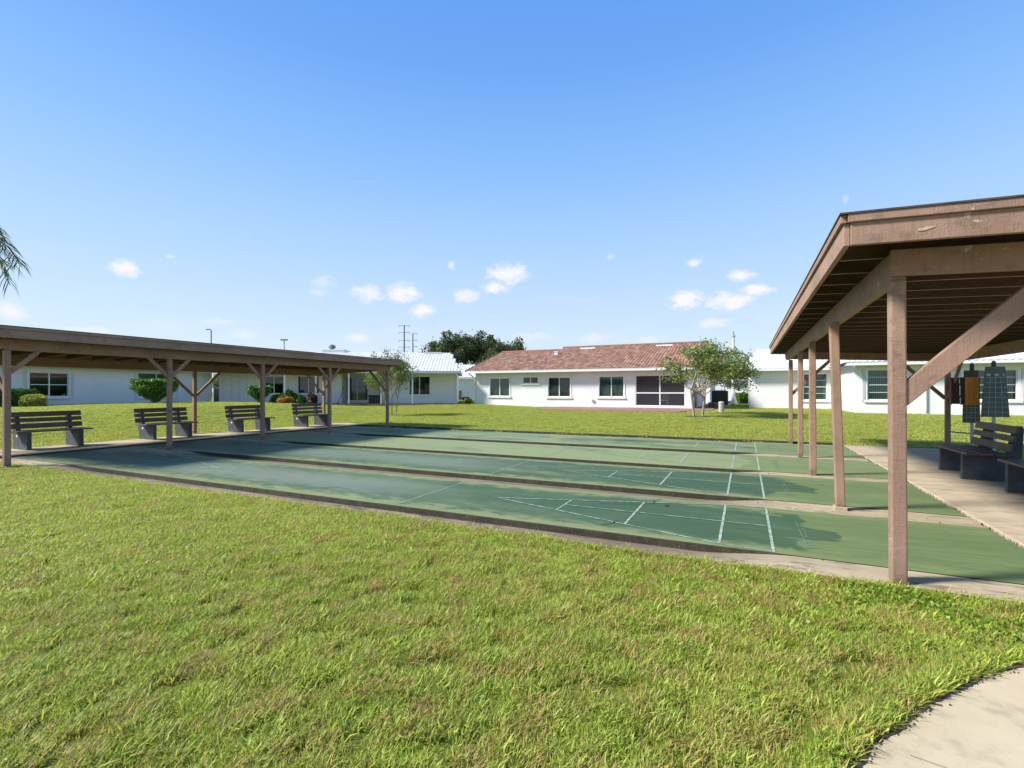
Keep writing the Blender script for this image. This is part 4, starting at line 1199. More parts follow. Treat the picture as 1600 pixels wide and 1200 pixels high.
brace((-.05, 15.98 - 4.02, 1.45), (-.92, 15.98 - 4.02, 2.30), .085)
brace((-3.7, 16.0 - 4.02, 1.35), (-2.8, 16.0 - 4.02, 2.22), .085)
brace((-.05, 4.5 - 4.02, 1.45), (-.92, 4.5 - 4.02, 2.30), .085)
e, brace, zbb = shelter('right_shelter', 'brown timber shelter over the pad at the right, its near post in the foreground', 1.08, 4.6, 1, 4.37, 16.5, .40, .45,
    [(4.78, -.01, .104, 0, -.004), (7.39, -.07, .102, 0, .04), (10.18, -.01, .102, 0, -.004), (12.72, -.0, .10, .03, -.004), (15.88, 0, .10, .07, -.004)], [4.78, 15.9], 2.36, WOOD, .53, (4.78, 15.9))
brace((.0, 4.78 - 4.37, 1.43), (1.0, 4.78 - 4.37, 2.42), .14)
brace((3.46, 4.78 - 4.37, 1.40), (2.55, 4.78 - 4.37, 2.30), .15)
brace((.10, 15.9 - 4.37, 1.40), (1.02, 15.9 - 4.37, 2.33), .085)
brace((3.47, 15.9 - 4.37, 1.30), (2.55, 15.9 - 4.37, 2.26), .085)
brace((3.52, 15.85 - 4.37, 1.30), (3.52, 14.95 - 4.37, 2.25), .085)
brace((3.52, 4.83 - 4.37, 1.30), (3.52, 5.7 - 4.37, 2.25), .085)
m = MB(); m.poly([(.0 + a_, -.0206 - .0035, b_) for a_, b_ in ((.01, 2.625), (.04, 2.618), (.09, 2.63), (.115, 2.642), (.08, 2.648), (.04, 2.640), (.015, 2.640))])
pp = m.build('bare_wood_patch', plain('bare_wood', (.42, .30, .22), .8, .2, 30), e)

# ------------------------------------------------------------ benches
def make_bench(label):
    # local: seat front faces -Y ... X along the bench, Y depth (0 front, .66 back)
    e = empty('park_bench', (0, 0, 0), 0, label=label, cat='bench')
    for sx_ in (-.52, .52):
        m = MB(); t = .045
        prof = [(-.10, 0), (.60, 0), (.64, .45), (.665, .86), (.64, .90), (.59, .90), (.555, .86), (.46, .42), (-.09, .42)]
        n_ = len(prof)
        m.poly([(sx_ - t, y, z) for y, z in prof]); m.poly([(sx_ + t, y, z) for y, z in reversed(prof)])
        for i in range(n_):
            a, b_ = prof[i], prof[(i + 1) % n_]
            m.quad((sx_ - t, a[0], a[1]), (sx_ + t, a[0], a[1]), (sx_ + t, b_[0], b_[1]), (sx_ - t, b_[0], b_[1]))
        lg = m.build('leg', LEG, e, bevel=.008)
    for k in range(3):
        y = -.115 + k * .185
        m = MB(); m.box(-.76, .76, y, y + .165, .423, .463); m.build('seat_plank', PLANK, e, bevel=.008)
    for k, (z, hgt) in enumerate(((.535, .125), (.685, .10), (.825, .125))):
        yb = .44 + (z - .42) * .21
        m = MB(); up = Vector((0, .21, 1)).normalized(); nn = Vector((0, -1, .21)).normalized()
        c = Vector((0, yb + .0, z + .02)); a = Vector((.76, 0, 0)); u = up * hgt / 2; t_ = nn * .019
        c = c + nn * .012
        m.hexa([c - a - u - t_, c + a - u - t_, c + a - u + t_, c - a - u + t_, c - a + u - t_, c + a + u - t_, c + a + u + t_, c - a + u + t_])
        m.build('back_plank', PLANK, e, bevel=.008)
    m = MB(); m.box(-.5652 - .001, -.5652, .40, .46, .30, .35)
    m.build('sticker', STICKER, e)
    return e
left_spots = [(6.25, 'leftmost dark bench under the left shelter, spotted back planks'), (9.05, 'second dark bench from the left, in front of the fan-shaped topiary'),
              (11.85, 'third dark bench from the left under the left shelter, partly behind a post'), (14.62, 'fourth bench of the left shelter, nearest the ribbed white house')]
b0 = make_bench(left_spots[0][1]); b0['group'] = 'benches under the left shelter'
for i, (Y, lab) in enumerate(left_spots):
    o = b0 if i == 0 else copy_tree(b0)
    o['label'] = lab
    # bench faces the courts (+X): local -Y must point to +X
    o.location = W(-15.78, Y, .051); o.rotation_euler = (0, 0, TH + math.pi / 2 + [0, .015, -.02, .01][i])
for i, (Y, lab) in enumerate([(11.18, 'dark bench beside the scoreboards under the right shelter'), (9.02, 'near bench at the right edge under the right shelter, mostly cut off')]):
    o = copy_tree(b0); o['label'] = lab; o['group'] = 'benches under the right shelter'
    o.location = W(3.36 if i == 0 else 3.52, Y, .021); o.rotation_euler = (0, 0, TH - math.pi / 2)

# ------------------------------------------------------------ scoreboards behind the right shelter
SLATE = plain('slate_grey_board', (.10, .125, .098), .6, .2, 9)
GRIDL = plain('pale_grid_line', (.42, .46, .44), .6, .1)
ORW = mat('varnished_orange_wood', lambda t, b: (t.put(b.inputs['Base Color'], t.mix(t.ramp(t.noise(t.stretch(objc(t), (6, 6, .6)), 5, 5, .6), .35, .7), (.62, .20, .025), (.80, .32, .05))), b.inputs['Roughness'].__setattr__('default_value', .4)))
MAROON = plain('dark_maroon_inside', (.035, .014, .012), .5, .4, 10)
def scoreboard(loc, rz, label, wt, wb, z0, z1, capz):
    e = empty('scoreboard', loc, rz, label=label, cat='scoreboard', group='shuffleboard scoreboards on poles')
    m = MB(); m.tube([(0, .03, -.1), (0, .03, capz)], .035, 10); m.build('pole', GALV, e)
    m = MB(); m.tube([(0, .03, z1 - .05), (0, .03, capz - .03), (0, .03, capz + .02)], [.045, .045, .02], 10); m.build('cap', plain('dark_green_cap', (.05, .07, .05), .6), e)
    m = MB(); m.hexa([(-wb / 2, -.03, z0), (wb / 2, -.03, z0), (wb / 2, -.006, z0), (-wb / 2, -.006, z0), (-wt / 2, -.03, z1), (wt / 2, -.03, z1), (wt / 2, -.006, z1), (-wt / 2, -.006, z1)])
    m.build('board', SLATE, e)
    g = MB(); nrow = 9
    def hw(z): return (wb + (wt - wb) * (z - z0) / (z1 - z0)) / 2
    for k in range(1, nrow):
        z = z0 + (z1 - z0) * .88 * k / nrow
        g.box(-hw(z) + .01, hw(z) - .01, -.036, -.031, z - .004, z + .004)
    for q in (-.5, 0, .5):
        zt_ = z0 + (z1 - z0) * .80
        a_, b2 = hw(z0) * q, hw(zt_) * q
        g.bar((a_, -.034, z0 + .01), (b2, -.034, zt_), .007, .004, up=(0, 1, 0))
    g.build('grid_lines', GRIDL, e)
    return e, hw
x, y = on(1554, 11.35)
e, hw = scoreboard((x, y, 0), -.30, 'tall slate-grey tapered scoreboard with grid, right of the orange cabinet', .36, .53, .885, 2.05, 2.17)
m = MB()
z = 1.86; m.box(-.17, -.09, -.037, -.031, z - .03, z + .03); m.box(-.02, .06, -.037, -.031, z - .03, z + .03); m.box(.13, .17, -.037, -.031, z - .03, z + .03)
m.build('score_window', GRIDL, e)
x, y = on(1518, 12.25)
e, hw = scoreboard((x, y, 0), -1.02, 'slate-grey grid scoreboard half hidden behind the orange wooden cabinet', .28, .34, .69, 2.0, 2.17)
m = MB(); m.tube([(0, .03, .42), (-.45, .0, .44)], .02, 6); m.build('arm', GALV, e)
e = empty('cue_cabinet', W(3.0, 0, 0), 0, label='open orange wooden cabinet with dark inside, in front of a scoreboard', cat='cabinet')
x, y = on(1514, 11.9); e.location = (x, y, 1.15); e.rotation_euler = (0, 0, -.35)
hz = .67
m = MB(); m.box(-.115, .150, -.10, -.075, 0, hz); m.build('front_panel', ORW, e)                       # varnished side toward the camera
m = MB(); m.box(.15, .175, -.07, .14, 0, hz); m.box(-.115, .148, .115, .14, 0, hz); m.box(-.115, .148, -.073, .113, 0, .02); m.box(-.115, .148, -.073, .113, hz - .02, hz); m.build('case', MAROON, e)
m = MB(); m.hexa([(-.37, -.02, .02), (-.12, -.09, .02), (-.115, -.07, .02), (-.365, 0, .02), (-.37, -.02, hz - .01), (-.12, -.09, hz - .01), (-.115, -.07, hz - .01), (-.365, 0, hz - .01)]); dr = m.build('door', MAROON, e)
m = MB(); m.box(-.375, -.35, -.045, .0, .0, hz); m.build('door_edge', plain('reddish_edge', (.22, .05, .025), .5), dr)
m = MB(); m.tube([(-.20, -.085, .03), (-.20, -.085, .18)], .010, 6); m.tube([(-.21, -.085, .22), (-.21, -.085, .48)], .010, 6); m.tube([(-.22, -.085, .52), (-.22, -.085, .63)], .010, 6); m.build('cue_handle', STICKER, e)
m = MB(); m.tube([(-.39, -.02, .32), (-.42, -.03, .32)], .012, 6); m.build('latch', GREYM, dr)

# ------------------------------------------------------------ vegetation
def leaf_mesh(name, P, size, material, parent, asp=.55, tones=None, up=0.0):
    n_ = len(P); P = np.asarray(P, float)
    a = rng.normal(size=(n_, 3)); a[:, 2] *= (1 - up); a /= np.linalg.norm(a, axis=1)[:, None]
    b_ = rng.normal(size=(n_, 3)); b_ -= (b_ * a).sum(1)[:, None] * a; b_ /= np.linalg.norm(b_, axis=1)[:, None]
    s_ = size * rng.uniform(.6, 1.3, n_)[:, None]
    a = a * s_ * .5; b_ = b_ * s_ * asp * .5
    V = np.stack([P - a, P + b_ * 1, P + a, P - b_], 1).reshape(-1, 3)
    me = bpy.data.meshes.new(name)
    me.vertices.add(4 * n_); me.vertices.foreach_set('co', V.ravel())
    me.loops.add(4 * n_); me.loops.foreach_set('vertex_index', np.arange(4 * n_, dtype=np.int32))
    me.polygons.add(n_); me.polygons.foreach_set('loop_start', np.arange(0, 4 * n_, 4, dtype=np.int32))
    me.materials.append(material)
    at = me.attributes.new('tone', 'FLOAT', 'FACE'); at.data.foreach_set('value', (rng.uniform(0, 1, n_) if tones is None else tones).astype(np.float32))
    me.update(calc_edges=True)
    return link(name, me, parent)
def grow(m, p, d, length, r, level, tips, maxl, spread=.5, gravity=0.0, nb=3, twig=.6):
    pts = [p]; rad = [r]; n_ = 5
    q = p.copy(); dd = d.copy()
    for k in range(n_):
        dd = (dd + Vector((random.gauss(0, .10), random.gauss(0, .10), random.gauss(0, .06) + gravity))).normalized()
        q = q + dd * length / n_
        pts.append(q.copy()); rad.append(r * (1 - .45 * (k + 1) / n_))
    m.tube(pts, rad, 6 if level > 0 else 8, caps=False)
    if level >= maxl:
        for k in range(2, n_ + 1): tips.append((pts[k], level))
        return
    for b in range(nb):
        s_ = random.uniform(.45, 1.0) if b else 1.0
        i = min(n_, int(s_ * n_)); base = pts[i]
        ax = Vector((random.gauss(0, 1), random.gauss(0, 1), random.gauss(0, .5))).normalized()
        nd = (dd + ax * spread * random.uniform(.7, 1.2)).normalized()
        grow(m, base, nd, length * random.uniform(.62, .85), rad[i] * .72, level + 1, tips, maxl, spread, gravity, nb, twig)

def crape(loc, label, hgt, wdt, nl, seed, blossom=.1, trunks=2, lsize=.085, cl=.24, wx=None):
    wdt = wdt
    random.seed(seed)
    e = empty('crape_myrtle', loc, 0, label=label, cat='tree')
    m = MB(); tips = []
    for k in range(trunks):
        off = Vector((.16 * (k - (trunks - 1) / 2) * 2, random.uniform(-.1, .1), 0))
        d = Vector((.16 * (k - (trunks - 1) / 2), random.uniform(-.08, .08), 1)).normalized()
        m.tube([off + Vector((0, 0, -.1)), off + Vector((0, 0, .1)), off + d * hgt * .30], [.058, .045, .036], 8, caps=False)
        t0 = off + d * hgt * .29
        for q in range(5):
            an = random.uniform(0, 6.28) if q else 0
            out = Vector((math.cos(an) * wdt, math.sin(an) * wdt, 0))
            dd = (Vector((0, 0, 1)) + out * (.55 if q else .1)).normalized()
            grow(m, t0 - d * .08 * q, dd, hgt * .26, .030, 0, tips, 3, .62, .01, 3)
    m.build('trunk', BARK, e, smooth=True)
    T = np.array([[t_[0].x, t_[0].y, t_[0].z] for t_ in tips])
    print('CRAPE', label[:20], T.min(0), T.max(0), len(T))
    wgt = rng.random(len(T)) ** 4; wgt /= wgt.sum()
    idx = rng.choice(len(T), nl, p=wgt)
    P = T[idx] + rng.normal(size=(nl, 3)) * cl * np.array([1, 1, .7])
    leaf_mesh('crown', P, lsize, CREPE, e)
    if wx:
        k_ = wx / (np.abs(T[:, 0]).max()); e.scale = (k_, k_ * .9, 1)
    nb_ = int(len(T) * blossom)
    if nb_:
        c = T[rng.integers(0, len(T), nb_)]
        P = np.repeat(c, 20, 0) + rng.normal(size=(nb_ * 20, 3)) * .06
        leaf_mesh('blossom', P, .055, BLOSSOM, e, asp=.9)
    return e
def grounded(px, d): x, y = on(px, d); return (x, y, tw(x, y))
x, y, z = grounded(1091, 25.2)
crape((x, y, z), 'airy two-stemmed tree with sparse crown and pale blossoms before the screened porch', 4.5, 2.2, 11500, 5, .05, 2, .11, .16, wx=2.95)
m = MB(); m.poly([(x + math.cos(t_) * random.uniform(.45, .75), y + math.sin(t_) * random.uniform(.5, .8), z + .025) for t_ in [k * .42 for k in range(15)]])
tag(m.build('mulch_ring', SOIL), 'dark mulch around the two-stemmed tree', kind='stuff')
x, y, z = grounded(612, 28.0)
crape((x, y, z), 'slender multi-stem tree with white blossom clusters beside the left shelter end', 3.95, 1.0, 9500, 9, .04, 3, .11, .15, wx=1.5)
m = MB(); m.poly([(x + math.cos(t_) * random.uniform(.3, .45), y + math.sin(t_) * random.uniform(.3, .5), z + .02) for t_ in [k * .42 for k in range(15)]])
tag(m.build('mulch_ring', SOIL), 'small mulch ring around the slender tree', kind='stuff')

def oak(loc, label, hgt, rx, nl, seed, group='dark oaks beyond the houses'):
    random.seed(seed)
    e = empty('oak_tree', loc, 0, label=label, cat='tree', group=group)
    m = MB(); tips = []
    m.tube([(0, 0, -.3), (0, 0, .8), (.1, 0, hgt * .3)], [.5, .36, .30], 8, caps=False)
    for q in range(6):
        an = q * 1.05 + random.uniform(-.3, .3)
        dd = Vector((math.cos(an) * (.8 if q else .1), math.sin(an) * .8, 1)).normalized()
        grow(m, Vector((.1, 0, hgt * .27)), dd, hgt * .30, .20, 0, tips, 3, .55, .0, 3)
    m.build('trunk', BARK_D, e)
    T = np.array([[t_[0].x, t_[0].y, t_[0].z] for t_ in tips])
    T[:, :2] *= rx / max(1e-3, np.abs(T[:, 0]).max()); T[:, 2] *= hgt * .97 / T[:, 2].max()
    nc = 80
    C = T[rng.integers(0, len(T), nc)] ; C[0] = T[T[:, 2].argmax()]
    rr = rng.uniform(.45, 1.15, nc)
    idx = rng.choice(nc, nl, p=rr ** 2 / (rr ** 2).sum())
    dv = rng.normal(size=(nl, 3)); dv /= np.linalg.norm(dv, axis=1)[:, None]
    P = C[idx] + dv * (rr[idx] * rng.uniform(.3, 1.05, nl) ** .6)[:, None] * np.array([1, 1, .75])
    half = nl // 2
    P[:half] = T[rng.integers(0, len(T), half)] + rng.normal(size=(half, 3)) * .38
    leaf_mesh('crown', P, .34, OAK, e, asp=.7)
    return e
for i, (px, d, top, rx, nl, lab) in enumerate([(676, 92, 545, 2.6, 5000, 'small dark oak crown at the left end of the oak row'), (704, 88, 517, 5.0, 16000, 'tall dark oak rising left in the row behind the white roof'),
        (737, 90, 514, 5.2, 17000, 'tallest dark oak in the row between the two middle roofs'), (772, 94, 522, 4.8, 15000, 'broad dark oak right of the tallest oak'),
        (802, 96, 524, 3.8, 10000, 'dark oak at the right end of the row above the red roof'), (755, 76, 556, 3.4, 6000, 'low dark oak filling the gap between the middle roofs'),
        (1192, 80, 545, 3.6, 5000, 'distant dark oak above the white roof on the right')]):
    x, y = on(px, d); zt = zat(top, d)
    oak((x, y, .3), lab, (zt - .3) * .96, rx, nl, 20 + i)

def shrub(name, loc, label, shape, dims, nl, material, lsize, seed, cat='shrub', stems=5, group=None, stemh=None):
    random.seed(seed)
    e = empty(name, loc, 0, label=label, cat=cat, group=group)
    w_, d_, h_, z0 = dims
    P = []
    while len(P) < nl:
        u = rng.uniform(-1, 1, 3)
        if shape == 'box':
            k = rng.integers(0, 3); u[k] = np.sign(u[k]) * (1 - abs(rng.normal()) * .12) if rng.random() < .7 else u[k]
            P.append((u[0] * w_ / 2, u[1] * d_ / 2, z0 + (u[2] + 1) / 2 * h_))
        elif shape == 'ball':
            r = np.linalg.norm(u)
            if r > 1 or r < .05: continue
            f = (1 - abs(rng.normal()) * .16) if rng.random() < .75 else r
            bmp = 1 + .10 * math.sin(5 * u[0] / r + seed) * math.cos(4 * u[1] / r + 2 * seed)
            u = u / r * f * bmp
            P.append((u[0] * w_ / 2, u[1] * d_ / 2, z0 + (u[2] + 1) / 2 * h_))
        elif shape == 'fan':       # flat clipped top, tapering to the stem
            t_ = rng.random() ** .55
            ww = .10 + .90 * min(1, (t_ / .62)) ** .9
            rr = 1 - abs(rng.normal()) * .15 if rng.random() < .7 else rng.random()
            an = rng.uniform(0, 6.283)
            z_ = t_ * h_ if rng.random() < .6 else h_ * (1 - abs(rng.normal()) * .05)
            if z_ > h_ * .93: ww = 1; rr = math.sqrt(rng.random())
            P.append((math.cos(an) * rr * ww * w_ / 2, math.sin(an) * rr * ww * d_ / 2, z0 + z_))
    m = MB()
    for k in range(stems):
        an = k * 6.283 / stems + .3
        tx = math.cos(an) * w_ * .33; ty = math.sin(an) * d_ * .33
        m.tube([(0, 0, -.08), (tx * .15, ty * .15, z0 * .6), (tx * .6, ty * .6, z0 + h_ * .35), (tx, ty, z0 + h_ * .75)], [.03, .028, .018, .008], 5, caps=False)
    m.build('stem', BARK, e)
    P = np.array(P)
    P += rng.normal(size=P.shape) * .035 + .05 * np.sin(P[:, [1, 2, 0]] * 9 + seed)
    leaf_mesh('foliage', P, lsize * 1.15, material, e, asp=.6)
    return e
def sh(px, py0, py1, d, wpx, *a, depth=None, **k):
    """px centre, top/bottom rows in the photo, distance"""
    x, y = on(px, d); w_ = wpx / F * d; zb_ = tw(x, y); zt = zat(py0, d); 
    return x, y, zb_, w_, zt - zb_
x, y, z, w_, h_ = sh(20, 610, 634, 25.5, 50); shrub('clipped_hedge', (x, y, z), 'dark green square hedge at the left house wall', 'box', (w_, 1.0, h_ - .05, .05), 9000, HEDGE, .08, 1, 'hedge')
x, y, z, w_, h_ = sh(54.5, 618.5, 634, 25.0, 22); shrub('clipped_hedge', (x, y, z), 'small yellow-green clipped shrub beside the square hedge', 'box', (w_, .7, h_ - .04, .04), 3500, HEDGE_Y, .07, 2)
x, y, z, w_, h_ = sh(242, 595, 630, 29.5, 66); shrub('topiary_shrub', (x, y, z), 'fan-shaped topiary with a flat clipped top against the left white house', 'fan', (w_, 1.7, h_ - .12, .12), 14000, HEDGE, .085, 3, stems=9)
x, y, z, w_, h_ = sh(405, 605, 630, 32, 34); shrub('vase_shrub', (x, y, z), 'bright green vase-shaped shrub left of the orange croton', 'fan', (w_, 1.2, h_ - .15, .15), 6000, HEDGE, .10, 4)
x, y, z, w_, h_ = sh(357, 583, 620, 45, 44); shrub('rounded_tree', (x, y, z), 'small rounded tree with pale new leaves between the left houses', 'ball', (w_, 2.4, h_ - .75, .75), 8000, leaf_mat('pale_rounded_leaves', (.07, .11, .03), (.20, .22, .09), (.30, .18, .12), .05, .3, .5, 2), .13, 5, 'tree')
x, y, z, w_, h_ = sh(445.5, 622, 638, 33.5, 23); shrub('croton', (x, y, z), 'orange-red croton bush on the lawn before the ribbed-roof house', 'ball', (w_, .9, h_, .0), 3500, CROTON, .11, 6)
x, y, z, w_, h_ = sh(450, 611, 630, 38, 26); shrub('grassy_shrub', (x, y, z), 'spiky green shrub between the first two windows of the ribbed-roof house', 'ball', (w_, .9, h_, .0), 3000, HEDGE, .14, 7)
x, y, z, w_, h_ = sh(431.5, 617, 629, 38.5, 17); shrub('low_shrub', (x, y, z), 'low dark green shrub under the first window, left of the spiky shrub', 'ball', (w_, .8, h_, .0), 2000, HEDGE, .09, 8)
x, y, z, w_, h_ = sh(470.5, 618, 629, 38, 15); shrub('low_shrub', (x, y, z), 'low round green shrub right of the spiky shrub', 'ball', (w_, .8, h_, .0), 2000, HEDGE, .09, 9)
x, y, z, w_, h_ = sh(488, 614, 632, 37.5, 15); shrub('red_shrub', (x, y, z), 'dark reddish shrub beside the second thin porch post', 'ball', (w_, .8, h_, .0), 2200, REDLEAF, .11, 10)
x, y, z, w_, h_ = sh(386, 592, 612, 50, 12); shrub('red_shrub', (x, y, z), 'sparse reddish shrub at the corner behind the vase-shaped shrub', 'ball', (w_, .8, h_ * .7, h_ * .3), 900, REDLEAF, .14, 11)
x, y, z, w_, h_ = sh(1158, 615, 624, 46, 16); shrub('clipped_hedge', (x, y, z), 'low dark hedge left of the right white house corner', 'box', (w_, .9, h_, .0), 3500, HEDGE, .12, 12, 'hedge')
x, y, z, w_, h_ = sh(1139, 598, 616, 62, 12); shrub('dark_bush', (x, y, z), 'tall dark bush far beyond between the houses', 'ball', (w_ * 1.3, 1.2, h_, .0), 3000, HEDGE, .15, 13)
x, y, z, w_, h_ = sh(732, 618, 630, 43, 10); shrub('corner_weeds', (x, y, z - .1), 'bright green weeds at the corner of the red roof house', 'ball', (w_ * 1.1, .8, .45, .0), 1200, HEDGE_Y, .09, 14)

# palm at the left edge: its crown hangs in from outside the frame
random.seed(31)
PX, PY = -14.75, 10.6; CR = 5.55
pe = empty('queen_palm', (PX, PY, -.02), 0, label='feathery palm whose drooping frond tips hang in at the left edge', cat='palm tree')
m = MB(); m.tube([(0, 0, -.2), (0, 0, .5), (.05, 0, 2.5), (.1, 0, CR + .05)], [.20, .16, .14, .12], 12); m.build('trunk', plain('palm_trunk', (.24, .21, .17), .9, .25, 12), pe)
def frond(an, rise, ln, droop):
    m = MB(); tn = []
    P = []; n_ = 26
    for k in range(n_ + 1):
        t_ = k / n_
        r = ln * (t_ - .18 * t_ ** 3)
        z = CR + rise * math.sin(min(1, t_ * 1.25) * 1.7) - droop * t_ ** 2.4
        P.append(Vector((.1 + math.cos(an) * r, math.sin(an) * r, z)))
    m.tube(P, [.022 * (1 - .85 * k / n_) + .003 for k in range(n_ + 1)], 5); 
    tn = [.6] * len(m.f)
    for k in range(3, n_ * 3):
        t_ = k / (n_ * 3); i = min(n_ - 1, int(t_ * n_)); p = P[i].lerp(P[i + 1], t_ * n_ - i); d = (P[i + 1] - P[i]).normalized()
        side = d.cross(Vector((0, 0, 1))).normalized()
        for s_ in (-1, 1):
            L = (.60 + .12 * random.random()) * (1 - .35 * t_) 
            dd = (side * s_ * random.uniform(.6, 1.0) + d * random.uniform(.5, 1.0) + Vector((0, 0, random.uniform(-.55, .15)))).normalized()
            e1 = p + dd * L * .55; dd2 = (dd + Vector((0, 0, -.55))).normalized(); e2 = e1 + dd2 * L * .45
            wv = dd.cross(Vector((random.gauss(0, .4), random.gauss(0, .4), 1))).normalized() * .011
            b_ = len(m.v); m.v += [tuple(p - wv * .6), tuple(p + wv * .6), tuple(e1 + wv), tuple(e1 - wv), tuple(e2)]
            m.f += [(b_, b_ + 1, b_ + 2, b_ + 3), (b_ + 3, b_ + 2, b_ + 4)]; m.mi += [0, 0]; q = random.random(); tn += [q, q]
    return raw_build(m, 'frond', FROND, pe, tn)
for an, rise, ln, dr in ((.04, .75, 4.55, 2.1), (.12, .45, 4.45, 1.7), (-.12, .95, 4.5, 2.3), (.0, .6, 4.3, 1.2), (.07, .9, 4.35, 2.6), (.9, .8, 3.2, 1.8), (1.7, 1.0, 3.2, 1.6), (2.5, .9, 3.2, 1.7), (3.3, 1.0, 3.1, 1.6), (4.1, .9, 3.2, 1.7), (4.8, 1.1, 3.1, 1.6), (5.5, .8, 3.2, 1.6), (1.3, 1.7, 2.8, .6), (4.5, 1.8, 2.6, .5)):
    frond(an, rise, ln, dr)

# ------------------------------------------------------------ poles and small things on the lawn
def pylon(px, d, top, arms, rad, label):
    x, y = on(px, d); zt = zat(top, d)
    e = empty('transmission_pole', (x, y, 0), 0, label=label, cat='utility pole', group='distant transmission poles')
    m = MB(); m.tube([(0, 0, -1), (0, 0, zt)], [rad * 1.4, rad * .8], 8); m.build('mast', POLEM, e)
    for (py, w_, s_) in arms:
        z = zat(py, d); m = MB(); m.tube([(-w_ if s_ <= 0 else 0, 0, z + .5), (0, 0, z), (w_ if s_ >= 0 else 0, 0, z + .5)], .16, 6)
        for sg in (-1, 1):
            if (sg < 0 and s_ <= 0) or (sg > 0 and s_ >= 0): m.tube([(sg * w_, 0, z + .5), (sg * w_, 0, z - .9)], .13, 5)
        m.build('cross_arm', POLEM, e)
pylon(631.5, 300, 508, [(509.5, 3.2, 0), (520, 3.2, 0), (532.5, 3.2, 0), (543, 3.2, 0)], .5, 'taller distant transmission pole above the white roof')
pylon(645, 330, 520.5, [(521.5, 2.8, 1), (532, 2.8, 1), (542, 2.8, 1)], .5, 'shorter distant transmission pole right of the taller one')
x, y = on(330, 90)
e = empty('street_light', (x, y, 0), 0, label='distant street light with a single head above the left shelter roof', cat='street light')
m = MB(); m.tube([(0, 0, 0), (0, 0, zat(516, 90)), (-.5, 0, zat(515, 90) + .1)], [.16, .10, .07], 8); m.build('mast', POLEM, e)
m = MB(); m.box(-.9, -.2, -.15, .15, zat(515.5, 90), zat(515.5, 90) + .16); m.build('lamp_head', GREYM, e)
x, y = on(444, 130)
e = empty('floodlight_mast', (x, y, 0), 0, label='thin distant light mast with a short double head', cat='light mast')
m = MB(); m.tube([(0, 0, 0), (0, 0, zat(531, 130))], [.18, .12], 8); m.build('mast', GREYM, e)
m = MB(); m.box(-.9, .9, -.2, .2, zat(532, 130), zat(530, 130)); m.build('lamp_head', POLEM, e)
x, y = on(1146, 44)
e = empty('utility_pole', (x, y, .3), 0, label='slim pale pole with a dark top fitting rising behind the blossoming tree', cat='utility pole')
m = MB(); m.tube([(0, 0, -.2), (0, 0, 3.0), (0, 0, zat(524, 44) - .3)], [.17, .13, .10], 10); m.build('mast', plain('pale_grey_pole', (.52, .53, .52), .7, .1), e)
m = MB(); m.tube([(0, 0, zat(524, 44) - .3), (0, 0, zat(518, 44) - .3)], [.07, .05], 8); m.tube([(0, 0, zat(527, 44) - .3), (0, 0, zat(524.5, 44) - .3)], .15, 8); m.build('top_fitting', POLEM, e)
m = MB(); m.tube([(0, -.05, 0), (0, -.05, .35), (0, -.05, .4), (0, -.05, .62)], [.30, .24, .20, .16], 10); m.build('base_planter', plain('white_stone', (.6, .6, .56), .8, .3, 8), e)
x, y, z = grounded(1127, 28.3)
e = empty('utility_pedestal', (x, y, z - .02), 0, label='short round beige pedestal standing on the lawn right of the two-stemmed tree', cat='pedestal')
PED = plain('chalky_beige', (.50, .46, .37), .8, .15, 14, .3)
m = MB(); m.tube([(0, 0, 0), (0, 0, .02), (0, 0, .55)], [.155, .150, .148], 18); m.build('body', PED, e, smooth=False)
m = MB(); m.tube([(0, 0, .552), (0, 0, .60), (0, 0, .64), (0, 0, .655)], [.158, .158, .13, .05], 18); m.build('cap', PED, e)
# chair inside the screened porch
hh = E_house
def porch_chair(px, off, label, material, sc=1.0):
    x = hh.X(px, off); c, s_ = math.cos(TH), math.sin(TH)
    e = empty('porch_chair', (hh.p1[0] + x * c - off * s_, hh.p1[1] + x * s_ + off * c, E_porch[2] - .02), TH, label=label, cat='chair')
    m = MB(); m.box(-.24, .24, -.24, .22, .38, .42); m.build('seat', material, e, bevel=.01)
    m = MB()
    for k in range(5):
        xx = -.22 + k * .11; m.box(xx - .035, xx + .035, .215, .245, .425, .86 + .05 * math.sin(k * math.pi / 4))
    m.box(-.25, .25, .21, .25, .80, .84); m.build('backrest', material, e)
    for sx_ in (-.22, .22):
        for sy in (-.2, .2):
            m = MB(); m.tube([(sx_ * 1.1, sy * 1.1, 0), (sx_, sy, .38)], .022, 6); m.build('leg', material, e)
        m = MB(); m.box(sx_ * 1.15 - .03, sx_ * 1.15 + .03, -.24, .24, .60, .63); m.build('armrest', material, e)
porch_chair(1038, .75, 'white plastic armchair behind the right porch screen', TRIM)
porch_chair(1000, 1.2, 'dull white chair behind the left porch screen', GREYM)

